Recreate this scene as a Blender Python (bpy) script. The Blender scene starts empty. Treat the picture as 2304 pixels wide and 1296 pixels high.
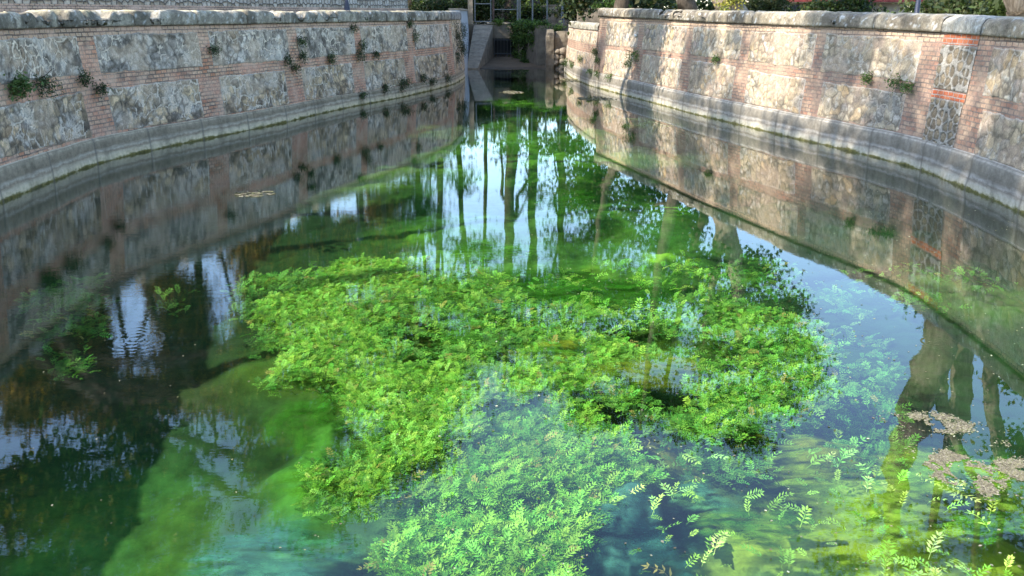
import bpy, math, random
import numpy as np
R = math.radians
scene = bpy.context.scene
col = scene.collection

# ---------------------------------------------------------------- camera, sky, sun, exposure
cam_data = bpy.data.cameras.new('camera'); cam = bpy.data.objects.new('camera', cam_data); col.objects.link(cam)
cam.location = (0, 0, 2.5); cam.rotation_euler = (R(90 - 17.45), 0, 0)
cam_data.sensor_width = 36; cam_data.lens = 30.625; cam_data.clip_start = 0.05; cam_data.clip_end = 1500
scene.camera = cam
SUN_EL, SUN_AZ = 42.0, 246.0        # degrees; azimuth clockwise from +Y: the sun stands behind the left bank
world = bpy.data.worlds.new('World'); scene.world = world; world.use_nodes = True
wn = world.node_tree; bg = wn.nodes['Background']
sky = wn.nodes.new('ShaderNodeTexSky'); sky.sky_type = 'NISHITA'; sky.sun_disc = False
sky.sun_elevation = R(SUN_EL); sky.sun_rotation = R(SUN_AZ); sky.dust_density = .6; sky.ozone_density = 2.2
wn.links.new(sky.outputs[0], bg.inputs[0]); bg.inputs[1].default_value = 0.15
sd = bpy.data.lights.new('sun', 'SUN'); sd.energy = 2.65; sd.angle = R(0.5); sd.color = (1.0, 0.93, 0.82)
sun = bpy.data.objects.new('sun', sd); col.objects.link(sun)
sun.rotation_euler = (R(90 - SUN_EL), 0, R(180 - SUN_AZ)); sun.location = (-20, -10, 30)
scene.view_settings.view_transform = 'Standard'; scene.view_settings.look = 'None'
scene.view_settings.gamma = 1; scene.view_settings.use_curve_mapping = False
scene.view_settings.exposure = 1.95
scene.render.engine = 'CYCLES'
cy = scene.cycles
cy.max_bounces = 8; cy.transparent_max_bounces = 16; cy.diffuse_bounces = 3; cy.glossy_bounces = 3; cy.volume_bounces = 1
cy.use_denoising = True; cy.sample_clamp_indirect = 6.0
cy.caustics_reflective = False; cy.caustics_refractive = False

# ---------------------------------------------------------------- numpy noise
def _h(i, j, k, seed):
    n = (i.astype(np.int64) * 374761393 + j.astype(np.int64) * 668265263 + k.astype(np.int64) * 2147483647 + seed * 974634777) & 0xffffffff
    n = ((n ^ (n >> 13)) * 1274126177) & 0xffffffff
    n = ((n ^ (n >> 16)) * 2246822519) & 0xffffffff
    return ((n ^ (n >> 15)) & 0xffffff) / float(0xffffff)
def vn(x, y, seed=0, z=None):
    x = np.asarray(x, float); y = np.asarray(y, float)
    i = np.floor(x); j = np.floor(y); fx = x - i; fy = y - j
    fx = fx * fx * (3 - 2 * fx); fy = fy * fy * (3 - 2 * fy)
    o = np.zeros_like(i)
    if z is None:
        a = _h(i, j, o, seed); b = _h(i + 1, j, o, seed); c = _h(i, j + 1, o, seed); d = _h(i + 1, j + 1, o, seed)
        return (a * (1 - fx) + b * fx) * (1 - fy) + (c * (1 - fx) + d * fx) * fy
    z = np.asarray(z, float); k = np.floor(z); fz = z - k; fz = fz * fz * (3 - 2 * fz)
    def pl(kk):
        a = _h(i, j, kk, seed); b = _h(i + 1, j, kk, seed); c = _h(i, j + 1, kk, seed); d = _h(i + 1, j + 1, kk, seed)
        return (a * (1 - fx) + b * fx) * (1 - fy) + (c * (1 - fx) + d * fx) * fy
    return pl(k) * (1 - fz) + pl(k + 1) * fz
def fbm(x, y, seed=0, o=4, z=None):
    t = 0; a = 1; s = 0
    for q in range(o):
        f = 2 ** q
        t = t + a * vn(np.asarray(x) * f, np.asarray(y) * f, seed + q * 17, None if z is None else np.asarray(z) * f)
        s += a; a *= .5
    return t / s
def sm(a, b, x):
    t = np.clip((x - a) / (b - a), 0, 1); return t * t * (3 - 2 * t)
def worley(x, y, cell, seed, asp=1.0):
    X = x / cell; Y = y / (cell * asp); i = np.floor(X); j = np.floor(Y); o = np.zeros_like(i)
    f1 = np.full(X.shape, 9.); f2 = np.full(X.shape, 9.); f3 = None; idd = np.zeros(X.shape)
    P = []
    for a in (-1, 0, 1):
        for b in (-1, 0, 1):
            ii = i + a; jj = j + b
            sx = ii + .1 + .8 * _h(ii, jj, o, seed); sy = jj + .1 + .8 * _h(ii, jj, o, seed + 7)
            d = np.hypot(sx - X, sy - Y); hid = _h(ii, jj, o, seed + 13)
            near = d < f1
            f2 = np.where(near, f1, np.minimum(f2, d)); idd = np.where(near, hid, idd); f1 = np.where(near, d, f1)
    return f1, f2, idd
def mix(a, b, t):
    t = np.asarray(t)[..., None]; return np.asarray(a) * (1 - t) + np.asarray(b) * t
def ragged(v, n):
    return v

# ---------------------------------------------------------------- object helpers
def tag(o, label=None, cat=None, group=None, kind=None):
    if label: o['label'] = label
    if cat: o['category'] = cat
    if group: o['group'] = group
    if kind: o['kind'] = kind
    return o
def empty(name, loc, label, cat, group=None):
    o = bpy.data.objects.new(name, None); col.objects.link(o); o.location = loc; o.empty_display_size = .3
    return tag(o, label, cat, group)
def mesh_obj(name, verts, faces, mat, parent=None, colr=None, uv=None, smooth=False):
    """verts (n,3); faces (m,k) array or list; colr (n,3) albedo per vertex; uv (n,2)."""
    verts = np.asarray(verts, float)
    if parent is not None:
        verts = verts - np.array(parent.matrix_world.translation if parent.parent is None and False else world_loc(parent))
    me = bpy.data.meshes.new(name)
    if isinstance(faces, np.ndarray):
        m, k = faces.shape
        me.vertices.add(len(verts)); me.vertices.foreach_set('co', verts.astype(np.float32).ravel())
        me.loops.add(m * k); me.loops.foreach_set('vertex_index', faces.astype(np.int32).ravel())
        me.polygons.add(m); me.polygons.foreach_set('loop_start', np.arange(0, m * k, k, dtype=np.int32))
        me.update(calc_edges=True)
    else:
        me.from_pydata([tuple(v) for v in verts], [], faces)
    if uv is not None:
        lay = me.uv_layers.new(name='UVMap'); vi = np.zeros(len(me.loops), np.int32); me.loops.foreach_get('vertex_index', vi)
        lay.data.foreach_set('uv', np.asarray(uv, np.float32)[vi].ravel())
    if colr is not None:
        at = me.color_attributes.new('Col', 'FLOAT_COLOR', 'POINT')
        c = np.ones((len(verts), 4), np.float32); c[:, :3] = colr; at.data.foreach_set('color', c.ravel())
    if smooth: me.polygons.foreach_set('use_smooth', np.ones(len(me.polygons), bool))
    me.materials.append(mat); me.validate(); me.update()
    o = bpy.data.objects.new(name, me); col.objects.link(o)
    if parent is not None: o.parent = parent
    return o
def world_loc(o):
    p = np.array(o.location, float)
    return p + (world_loc(o.parent) if o.parent else 0)
def grid_faces(nu, nv, wrap=False):
    i = np.arange(nu if wrap else nu - 1)[:, None]; j = np.arange(nv - 1)[None, :]
    a = i * nv + j; b = ((i + 1) % nu) * nv + j
    return np.stack([a, b, b + 1, a + 1], -1).reshape(-1, 4)
def boxes(lst):
    V = []; F = []
    for (x0, x1, y0, y1, z0, z1) in lst:
        n = len(V)
        V += [(x0, y0, z0), (x1, y0, z0), (x1, y1, z0), (x0, y1, z0), (x0, y0, z1), (x1, y0, z1), (x1, y1, z1), (x0, y1, z1)]
        F += [(n, n + 3, n + 2, n + 1), (n + 4, n + 5, n + 6, n + 7), (n, n + 1, n + 5, n + 4), (n + 1, n + 2, n + 6, n + 5), (n + 2, n + 3, n + 7, n + 6), (n + 3, n, n + 4, n + 7)]
    return np.array(V, float), F
def tube(pts, rad, sides=8, rough=0, seed=0):
    """tapered tube along pts -> verts, quads (array)."""
    pts = np.asarray(pts, float); rad = np.asarray(rad, float); n = len(pts)
    t = np.gradient(pts, axis=0); t /= np.linalg.norm(t, axis=1)[:, None] + 1e-9
    ref = np.array([0, 1., 0]) if abs(t[:, 1]).mean() < .8 else np.array([1., 0, 0])
    a = np.cross(t, ref); a /= np.linalg.norm(a, axis=1)[:, None] + 1e-9; b = np.cross(t, a)
    th = np.linspace(0, 2 * np.pi, sides, endpoint=False)
    rr = rad[:, None] * np.ones(sides)
    if rough: rr = rr * (1 + rough * (fbm(np.cos(th)[None, :] * 2 + 5 + seed, np.arange(n)[:, None] * .6 + np.sin(th)[None, :] * 2 + 9, seed, 3) - .5) * 2)
    V = pts[:, None, :] + rr[..., None] * (np.cos(th)[None, :, None] * a[:, None, :] + np.sin(th)[None, :, None] * b[:, None, :])
    i = np.arange(n - 1)[:, None]; j = np.arange(sides)[None, :]; jn = (j + 1) % sides
    F = np.stack([i * sides + j, i * sides + jn, (i + 1) * sides + jn, (i + 1) * sides + j], -1).reshape(-1, 4)
    return V.reshape(-1, 3), F
def merge(parts):
    V = []; F = []; n = 0
    for v, f in parts:
        V.append(v); F.append(np.asarray(f) + n); n += len(v)
    return np.concatenate(V), np.concatenate(F)

# ---------------------------------------------------------------- materials
def mat(name):
    m = bpy.data.materials.new(name); m.use_nodes = True; nt = m.node_tree
    return m, nt, nt.nodes['Principled BSDF'], nt.nodes['Material Output']
def N(nt, t, **kw):
    n = nt.nodes.new(t)
    for k, v in kw.items():
        if k.startswith('i_'):
            key = k[2:]; key = int(key) if key.isdigit() else key
            n.inputs[key].default_value = v
        else: setattr(n, k, v)
    return n
def ramp(nt, src, stops):
    r = nt.nodes.new('ShaderNodeValToRGB'); nt.links.new(src, r.inputs[0])
    e = r.color_ramp.elements
    while len(e) < len(stops): e.new(.5)
    for q, (p, c) in enumerate(stops):
        e[q].position = p; e[q].color = c if len(c) == 4 else (*c, 1)
    return r.outputs[0]
def mixc(nt, fac, a, b, mode='MIX'):
    m = nt.nodes.new('ShaderNodeMix'); m.data_type = 'RGBA'; m.blend_type = mode
    for sock, v in ((m.inputs[0], fac), (m.inputs[6], a), (m.inputs[7], b)):
        if hasattr(v, 'links') or hasattr(v, 'is_linked'): nt.links.new(v, sock)
        elif isinstance(v, (int, float)): sock.default_value = v
        else: sock.default_value = (*v, 1)
    return m.outputs[2]
def noise(nt, vec, scale, detail=6, rough=.6, typ=None):
    n = N(nt, 'ShaderNodeTexNoise', i_Scale=scale, i_Detail=detail, i_Roughness=rough)
    if vec is not None: nt.links.new(vec, n.inputs['Vector'])
    return n.outputs[0]
def mapping(nt, vec, sc):
    m = N(nt, 'ShaderNodeMapping'); m.inputs['Scale'].default_value = sc; nt.links.new(vec, m.inputs[0]); return m.outputs[0]
def bump(nt, h, bsdf, strength=.5, dist=.02):
    b = N(nt, 'ShaderNodeBump', i_Strength=strength, i_Distance=dist); nt.links.new(h, b.inputs['Height']); nt.links.new(b.outputs[0], bsdf.inputs['Normal']); return b
def geo_pos(nt): return N(nt, 'ShaderNodeNewGeometry').outputs['Position']

def N_math(nt, op, a, b=None, c=None):
    n = N(nt, 'ShaderNodeMath', operation=op)
    for k, v in enumerate((a, b, c)):
        if v is None: continue
        if isinstance(v, (int, float)): n.inputs[k].default_value = v
        else: nt.links.new(v, n.inputs[k])
    return n.outputs[0]
def brick_mat(name, c1, c2, mortar, grime=(.10, .09, .085), gr=(.52, .72), pink=None, wash=(.52, .36, .28), top=.75):
    m, nt, b, out = mat(name); uv = N(nt, 'ShaderNodeUVMap').outputs[0]
    wob = N(nt, 'ShaderNodeVectorMath', operation='MULTIPLY_ADD')
    nz = N(nt, 'ShaderNodeTexNoise', i_Scale=4.0); nt.links.new(uv, nz.inputs['Vector'])
    nt.links.new(nz.outputs['Color'], wob.inputs[0]); wob.inputs[1].default_value = (.03, .03, 0); nt.links.new(uv, wob.inputs[2])
    br = N(nt, 'ShaderNodeTexBrick', i_Scale=1.0); br.inputs['Mortar Size'].default_value = .010; br.inputs['Mortar Smooth'].default_value = .1
    br.inputs['Brick Width'].default_value = .165; br.inputs['Row Height'].default_value = .074; br.inputs['Bias'].default_value = 0
    br.inputs['Color1'].default_value = (*c1, 1); br.inputs['Color2'].default_value = (*c2, 1); br.inputs['Mortar'].default_value = (*mortar, 1)
    nt.links.new(wob.outputs[0], br.inputs['Vector'])
    c = br.outputs['Color']
    n1 = noise(nt, uv, 3.2, 8, .62); n2 = noise(nt, uv, 22, 4, .7); n3 = noise(nt, mapping(nt, uv, (.9, 2.2, 1)), 1.1, 5, .6)
    if pink: c = mixc(nt, ramp(nt, n3, [(.46, (0, 0, 0)), (.62, (.6, .6, .6))]), c, pink)
    c = mixc(nt, ramp(nt, n1, [(gr[0], (0, 0, 0)), (gr[1], (.85, .85, .85))]), c, grime)
    c = mixc(nt, ramp(nt, n2, [(.28, (.4, .4, .4)), (.5, (0, 0, 0))]), c, (.42, .36, .31))
    c = mixc(nt, 1.0, c, ramp(nt, n2, [(.25, (.6, .6, .6)), (.75, (1.3, 1.3, 1.3))]), 'MULTIPLY')
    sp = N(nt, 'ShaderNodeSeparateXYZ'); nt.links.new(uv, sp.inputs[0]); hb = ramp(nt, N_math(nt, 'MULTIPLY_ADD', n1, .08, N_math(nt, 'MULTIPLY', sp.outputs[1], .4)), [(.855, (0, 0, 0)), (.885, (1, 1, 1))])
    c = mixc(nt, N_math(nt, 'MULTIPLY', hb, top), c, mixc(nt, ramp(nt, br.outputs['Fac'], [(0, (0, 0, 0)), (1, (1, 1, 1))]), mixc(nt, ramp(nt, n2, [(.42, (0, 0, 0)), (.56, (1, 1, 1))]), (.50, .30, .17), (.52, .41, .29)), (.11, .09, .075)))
    n4 = noise(nt, uv, 1.7, 9, .68); ws = ramp(nt, n4, [(.45, (0, 0, 0)), (.63, (.72, .72, .72))])
    c = mixc(nt, ws, c, mixc(nt, n2, tuple(x * .8 for x in wash), tuple(x * 1.25 for x in wash)))
    nt.links.new(c, b.inputs['Base Color']); b.inputs['Roughness'].default_value = .92; b.inputs['Specular IOR Level'].default_value = .2
    inv = N_math(nt, 'MULTIPLY', br.outputs['Fac'], N_math(nt, 'SUBTRACT', 1.0, ws)); mm = N_math(nt, 'MULTIPLY_ADD', inv, -1.2, n2)
    bump(nt, mm, b, .9, .014)
    return m
M = {}
M['brick_shade'] = brick_mat('weathered_brick_shade', (.60, .26, .14), (.72, .49, .32), (.20, .16, .12), grime=(.17, .14, .115), pink=(.74, .37, .245), wash=(.70, .47, .33))  # copy for the shaded wall: colour lifted and warmed against the blue shade
M['brick_lit'] = brick_mat('terracotta_brick_lit', (.37, .18, .115), (.48, .34, .23), (.20, .16, .13), grime=(.17, .14, .11), gr=(.48, .72), pink=(.42, .27, .20), wash=(.43, .31, .215))  # copy of the brick for the sunlit wall
M['brick_red'] = brick_mat('new_red_brick', (.50, .115, .045), (.56, .17, .07), (.42, .37, .32), gr=(.68, .95), wash=(.5, .2, .11), top=0.)
def attr_mat(name, rough=.95, bs=.6, bd=.01, nsc=60, var=.35, spec=.2):
    m, nt, b, out = mat(name); a = N(nt, 'ShaderNodeVertexColor', layer_name='Col').outputs[0]
    p = geo_pos(nt); n = noise(nt, p, nsc, 5, .65); n0 = noise(nt, p, nsc * .23, 4, .6)
    c = mixc(nt, 1.0, a, ramp(nt, n, [(.28, (1 - var,) * 3), (.72, (1 + var,) * 3)]), 'MULTIPLY')
    c = mixc(nt, 1.0, c, ramp(nt, n0, [(.3, (1 - var * .6,) * 3), (.7, (1 + var * .6,) * 3)]), 'MULTIPLY')
    nt.links.new(c, b.inputs['Base Color']); b.inputs['Roughness'].default_value = rough; b.inputs['Specular IOR Level'].default_value = spec
    bump(nt, n, b, bs, bd); return m
M['stone'] = attr_mat('rubble_stone', nsc=38, bs=.8, bd=.014)
M['rock'] = attr_mat('eroded_stone', nsc=26, bs=.9, bd=.02, var=.4)
M['mud'] = attr_mat('mud_surface', nsc=9, bs=.5, bd=.03, var=.25, rough=.8)
M['bed'] = attr_mat('algae_bed_surface', nsc=7, bs=.25, bd=.05, var=.3)
def leaf_mat(name, transl=.35, rough=.55):
    m, nt, b, out = mat(name); a = N(nt, 'ShaderNodeVertexColor', layer_name='Col').outputs[0]
    nt.links.new(a, b.inputs['Base Color']); b.inputs['Roughness'].default_value = rough; b.inputs['Specular IOR Level'].default_value = .25
    t = N(nt, 'ShaderNodeBsdfTranslucent'); c = mixc(nt, 1.0, a, (1.2, 1.25, .7), 'MULTIPLY'); nt.links.new(c, t.inputs[0])
    x = N(nt, 'ShaderNodeMixShader'); x.inputs[0].default_value = transl
    nt.links.new(b.outputs[0], x.inputs[1]); nt.links.new(t.outputs[0], x.inputs[2]); nt.links.new(x.outputs[0], out.inputs[0]); return m
M['leaf'] = leaf_mat('leaf_surface'); M['wleaf'] = leaf_mat('water_leaf', .3, .6)
def bark_mat(name, c1, c2, c3):
    m, nt, b, out = mat(name); p = geo_pos(nt)
    n = noise(nt, mapping(nt, p, (6, 6, 1.6)), 2.4, 8, .65); n2 = noise(nt, p, 2.2, 4, .6)
    c = ramp(nt, n, [(.3, c1), (.52, c2), (.72, c3)]); c = mixc(nt, ramp(nt, n2, [(.45, (0, 0, 0)), (.6, (.6, .6, .6))]), c, c1)
    nt.links.new(c, b.inputs['Base Color']); b.inputs['Roughness'].default_value = .95; b.inputs['Specular IOR Level'].default_value = .15; bump(nt, n, b, .9, .03); return m
M['bark_dark'] = bark_mat('dark_bark', (.035, .028, .022), (.07, .055, .042), (.13, .105, .08))
M['bark_plane'] = bark_mat('plane_bark', (.13, .10, .075), (.26, .21, .155), (.42, .36, .28))
def simple(name, c, rough=.7, metal=0, nsc=12, var=.2, stretch=(1, 1, 1), bd=.004):
    m, nt, b, out = mat(name); p = mapping(nt, geo_pos(nt), stretch); n = noise(nt, p, nsc, 6, .65)
    cc = ramp(nt, n, [(.28, tuple(x * (1 - var) for x in c)), (.72, tuple(min(1, x * (1 + var)) for x in c))])
    nt.links.new(cc, b.inputs['Base Color']); b.inputs['Roughness'].default_value = rough; b.inputs['Metallic'].default_value = metal
    bump(nt, n, b, .5, bd); return m
M['concrete'] = simple('old_concrete', (.25, .20, .14), .95, var=.45, nsc=3.5, bd=.02)
M['concrete_dark'] = simple('shaded_concrete', (.15, .125, .09), .95, var=.45, nsc=3.0, bd=.02)  # darker copy of the concrete: shade at the culvert end put into the colour
M['plaster'] = simple('grey_plaster', (.34, .34, .325), .95, var=.35, nsc=2.2, stretch=(1, 1, .35), bd=.01)
M['metal'] = simple('galvanised_metal', (.13, .14, .145), .5, .5, var=.2)
M['rust'] = simple('rusty_metal', (.09, .055, .04), .8, .2, var=.3)
M['bars'] = simple('dull_iron', (.06, .065, .07), .6, .3)
M['iron'] = simple('dark_opening', (.02, .022, .028), .5, .3, var=.2)  # near black: the dark inside of the openings is put into the colour
M['dark_blue'] = simple('blue_black_paint', (.03, .035, .06), .45, .1)
M['ground'] = simple('bank_soil', (.17, .14, .095), .95, var=.4, nsc=1.3, bd=.04)
M['roof'] = simple('red_roof_paint', (.22, .035, .03), .8, var=.2)
M['render'] = simple('pale_render', (.42, .38, .32), .9, var=.2, nsc=2)
M['paper'] = simple('white_paper', (.8, .8, .8), .8, var=.05)

# plinth: cement step with lime streaks by height above the water
def plinth_mat(name, tone, warm=(1, 1, 1)):
    m, nt, b, out = mat(name); uv = N(nt, 'ShaderNodeUVMap').outputs[0]
    sep = N(nt, 'ShaderNodeSeparateXYZ'); nt.links.new(uv, sep.inputs[0])
    n = noise(nt, mapping(nt, uv, (1, 3.5, 1)), 2.3, 8, .68); n2 = noise(nt, uv, 9, 8, .75); n3 = noise(nt, mapping(nt, uv, (1.0, .35, 1)), 1.6, 6, .65)
    mm = N(nt, 'ShaderNodeMath', operation='MULTIPLY_ADD'); nt.links.new(n, mm.inputs[0]); mm.inputs[1].default_value = .17; nt.links.new(sep.outputs[1], mm.inputs[2])
    m2 = N(nt, 'ShaderNodeMath', operation='MULTIPLY_ADD'); nt.links.new(n2, m2.inputs[0]); m2.inputs[1].default_value = .07; nt.links.new(mm.outputs[0], m2.inputs[2])
    t = tone
    c = ramp(nt, m2.outputs[0], [(.09, (.035, .04, .015)), (.135, (.17, .155, .05)), (.165, (.50 * t, .46 * t, .34 * t)), (.235, (.46 * t, .42 * t, .34 * t)), (.285, (.25 * t, .215 * t, .17 * t)), (.33, (.38 * t, .355 * t, .31 * t)), (.375, (.21 * t, .185 * t, .145 * t)), (.54, (.28 * t, .25 * t, .20 * t))])
    gn = N(nt, 'ShaderNodeNewGeometry'); sz = N(nt, 'ShaderNodeSeparateXYZ'); nt.links.new(gn.outputs['True Normal'], sz.inputs[0]); nl = N_math(nt, 'ADD', N_math(nt, 'ABSOLUTE', sz.outputs[2]), N_math(nt, 'MULTIPLY', n2, .5))
    c = mixc(nt, ramp(nt, nl, [(.62, (0, 0, 0)), (.95, (.8, .8, .8))]), c, (.46 * t, .42 * t, .35 * t))
    c = mixc(nt, ramp(nt, n3, [(.5, (0, 0, 0)), (.66, (.55, .55, .55))]), c, (.10 * t, .09 * t, .07 * t))
    c = mixc(nt, 1.0, c, ramp(nt, n2, [(.3, (.62, .62, .62)), (.7, (1.25, 1.25, 1.25))]), 'MULTIPLY')
    c = mixc(nt, 1.0, c, warm, 'MULTIPLY')
    w = N(nt, 'ShaderNodeMath', operation='PINGPONG'); nt.links.new(sep.outputs[0], w.inputs[0]); w.inputs[1].default_value = .81
    c = mixc(nt, ramp(nt, w.outputs[0], [(0.0, (.7, .7, .7)), (.012, (.5, .5, .5)), (.05, (0, 0, 0))]), c, (.13 * t, .115 * t, .09 * t))
    nt.links.new(c, b.inputs['Base Color']); b.inputs['Roughness'].default_value = .9; b.inputs['Specular IOR Level'].default_value = .25
    bump(nt, n2, b, .8, .012); return m
M['plinth_l'] = plinth_mat('cement_plinth', 1.2, (1.2, 1.1, .93)); M['plinth_r'] = plinth_mat('cement_plinth_lit', 1.0)  # left copy lifted and warmed against the blue shade, right copy for sunlight

# water: thin surface, fresnel reflection over a clear body, ripples and rings as bump
def water_mat():
    m, nt, b, out = mat('water_surface'); nt.nodes.remove(b)
    p = geo_pos(nt)
    n1 = noise(nt, mapping(nt, p, (1.2, 3.2, 1)), 3.0, 3, .5); n2 = noise(nt, mapping(nt, p, (2, 6.5, 1)), 7.0, 2, .5); nL = noise(nt, p, .32, 2, .5)
    def rings(cx, cy, r, k):
        d = N(nt, 'ShaderNodeVectorMath', operation='DISTANCE'); nt.links.new(p, d.inputs[0]); d.inputs[1].default_value = (cx, cy, 0)
        s = N(nt, 'ShaderNodeMath', operation='MULTIPLY'); nt.links.new(d.outputs['Value'], s.inputs[0]); s.inputs[1].default_value = k
        q = N(nt, 'ShaderNodeMath', operation='SINE'); nt.links.new(s.outputs[0], q.inputs[0])
        f = ramp(nt, d.outputs['Value'], [(0, (1, 1, 1)), (r * .5, (.7, .7, .7)), (r, (0, 0, 0))])
        e = N(nt, 'ShaderNodeMath', operation='MULTIPLY'); nt.links.new(q.outputs[0], e.inputs[0]); nt.links.new(f, e.inputs[1]); return e.outputs[0]
    r1 = rings(-3.03, 6.56, .42, 85); r2 = rings(3.37, 6.51, .2, 130); r3 = rings(-2.1, 4.2, .9, 40)
    # where the surface is ruffled: more on the left
    sep = N(nt, 'ShaderNodeSeparateXYZ'); nt.links.new(p, sep.inputs[0])
    lf = ramp(nt, N_math(nt, 'MULTIPLY_ADD', sep.outputs[0], .1, .5), [(.05, (1, 1, 1)), (.42, (.45, .45, .45)), (.6, (.22, .22, .22))])
    a1 = N_math(nt, 'MULTIPLY', n1, .55); h = N_math(nt, 'ADD', a1, N_math(nt, 'MULTIPLY', n2, .2))
    pat = ramp(nt, nL, [(.38, (.35, .35, .35)), (.62, (1, 1, 1))])
    h = N_math(nt, 'MULTIPLY', N_math(nt, 'MULTIPLY', h, lf), pat)
    for r_, a_ in ((r1, .065), (r2, .05), (r3, .02)): h = N_math(nt, 'ADD', h, N_math(nt, 'MULTIPLY', r_, a_))
    bp = N(nt, 'ShaderNodeBump', i_Strength=1.0, i_Distance=WAVE); nt.links.new(h, bp.inputs['Height'])
    # Schlick reflectance, the same from above and from below, so that sunlight gets in
    ge = N(nt, 'ShaderNodeNewGeometry'); dt = N(nt, 'ShaderNodeVectorMath', operation='DOT_PRODUCT'); nt.links.new(bp.outputs[0], dt.inputs[0]); nt.links.new(ge.outputs['Incoming'], dt.inputs[1])
    om = N_math(nt, 'SUBTRACT', 1.0, N_math(nt, 'ABSOLUTE', dt.outputs['Value'])); fr = N_math(nt, 'MULTIPLY_ADD', N_math(nt, 'POWER', om, 4.4), .955, .045)
    gl = N(nt, 'ShaderNodeBsdfGlossy', i_Roughness=.004); gl.inputs[0].default_value = (1, 1, 1, 1); nt.links.new(bp.outputs[0], gl.inputs['Normal'])
    tr = N(nt, 'ShaderNodeBsdfTransparent'); tr.inputs[0].default_value = (.97, 1, .97, 1)
    x = N(nt, 'ShaderNodeMixShader'); nt.links.new(fr, x.inputs[0]); nt.links.new(tr.outputs[0], x.inputs[1]); nt.links.new(gl.outputs[0], x.inputs[2])
    nt.links.new(x.outputs[0], out.inputs[0])
    v = N(nt, 'ShaderNodeVolumeAbsorption', i_Density=.42); v.inputs['Color'].default_value = (.70, .92, .72, 1)
    if VOL: nt.links.new(v.outputs[0], out.inputs['Volume'])
    return m
WAVE = .0014; VOL = True
M['water'] = water_mat()

# ---------------------------------------------------------------- the two curved pool walls
Lp = [(-5.3, -3), (-5.9, 2), (-6.4, 5.5), (-6.85, 9), (-7.15, 11.97), (-7.24, 13.77), (-7.33, 14.96), (-7.16, 16.04), (-6.85, 17.22), (-6.5, 18.24), (-6.0, 19.76), (-5.5, 21.28), (-5.25, 22.62), (-4.51, 25.22), (-3.53, 27.85), (-2.67, 31.07), (-2.17, 33.51), (-1.98, 36.6), (-2.05, 41), (-2.14, 47.9)]
Rp = [(2.60, 43.5), (2.46, 41.8), (2.42, 40.0), (2.49, 36.86), (2.88, 32.66), (3.67, 28.8), (4.39, 25.41), (4.82, 23.14), (5.48, 20.66), (5.99, 18.51), (6.40, 17.22), (6.82, 15.38), (6.93, 14.64), (6.86, 12.71), (6.77, 11.29), (6.55, 9), (6.2, 5.5), (5.8, 2), (5.3, -3)]
class Path:
    def __init__(s, pts, zero, side):
        p = np.array(pts, float); d = np.hypot(*np.diff(p, axis=0).T); a = np.concatenate([[0], np.cumsum(d)]); a -= a[zero]
        g = np.arange(a[0], a[-1], .05); x = np.interp(g, a, p[:, 0]); y = np.interp(g, a, p[:, 1])
        k = np.exp(-(np.arange(-24, 25) * .05 / .45) ** 2 / 2); k /= k.sum()
        pad = lambda v: np.convolve(np.concatenate([2 * v[0] - v[1:25][::-1], v, 2 * v[-1] - v[-25:-1][::-1]]), k, 'valid')
        x, y = pad(x), pad(y); tx = np.gradient(x); ty = np.gradient(y); l = np.hypot(tx, ty)
        nx, ny = -ty / l, tx / l
        if side * nx.mean() < 0: nx, ny = -nx, -ny
        s.g, s.x, s.y, s.nx, s.ny = g, x, y, nx, ny; s.a0, s.a1 = g[0], g[-1]
    def pos(s, S, Z, off=0., b=.08):
        """point at arc length S, height Z, off metres out of the wall face towards the water"""
        S = np.asarray(S, float); e = b * np.maximum(Z, 0) - off
        x = np.interp(S, s.g, s.x) + np.interp(S, s.g, s.nx) * e; y = np.interp(S, s.g, s.y) + np.interp(S, s.g, s.ny) * e
        return np.stack([x, y, Z + 0 * x], -1)
PL, PR = Path(Lp, 4, -1), Path(Rp, 2, 1)
def lv(*a):
    xs = a[0::2]; ys = a[1::2]
    return lambda s: np.interp(s, xs, ys)
LV = {'L': dict(ct=lv(0, 2.53, 4, 2.57, 30, 2.62), cb=lv(0, 2.29, 30, 2.29), bb=lv(0, 2.14, 30, 2.16), mt=lv(0, 1.58, 4, 1.49, 10, 1.44, 22, 1.38), mb=lv(0, 1.23, 10, 1.20, 22, 1.15),
                lb=lv(0, .57, 3, .49, 6.4, .44, 13.6, .37, 22, .34), pt=lv(0, .42, 3, .39, 9.7, .35, 14, .31, 22, .28)),
      'R': dict(ct=lv(8, 2.70, 14, 2.62, 19, 2.57, 24, 2.53, 28, 2.45), cb=lv(8, 2.43, 13, 2.37, 17, 2.31, 21, 2.27, 24, 2.24, 28, 2.18), bb=lv(8, 2.27, 12, 2.21, 17, 2.16, 21, 2.11, 24, 2.10, 28, 2.03),
                mt=lv(8, 1.50, 18, 1.47, 21, 1.44, 24, 1.40, 28, 1.35), mb=lv(8, 1.33, 18, 1.31, 20, 1.25, 23, 1.18, 28, 1.13), lb=lv(8, .54, 30, .51), pt=lv(0, .46, 8, .48, 15, .45, 30, .46))}

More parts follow.
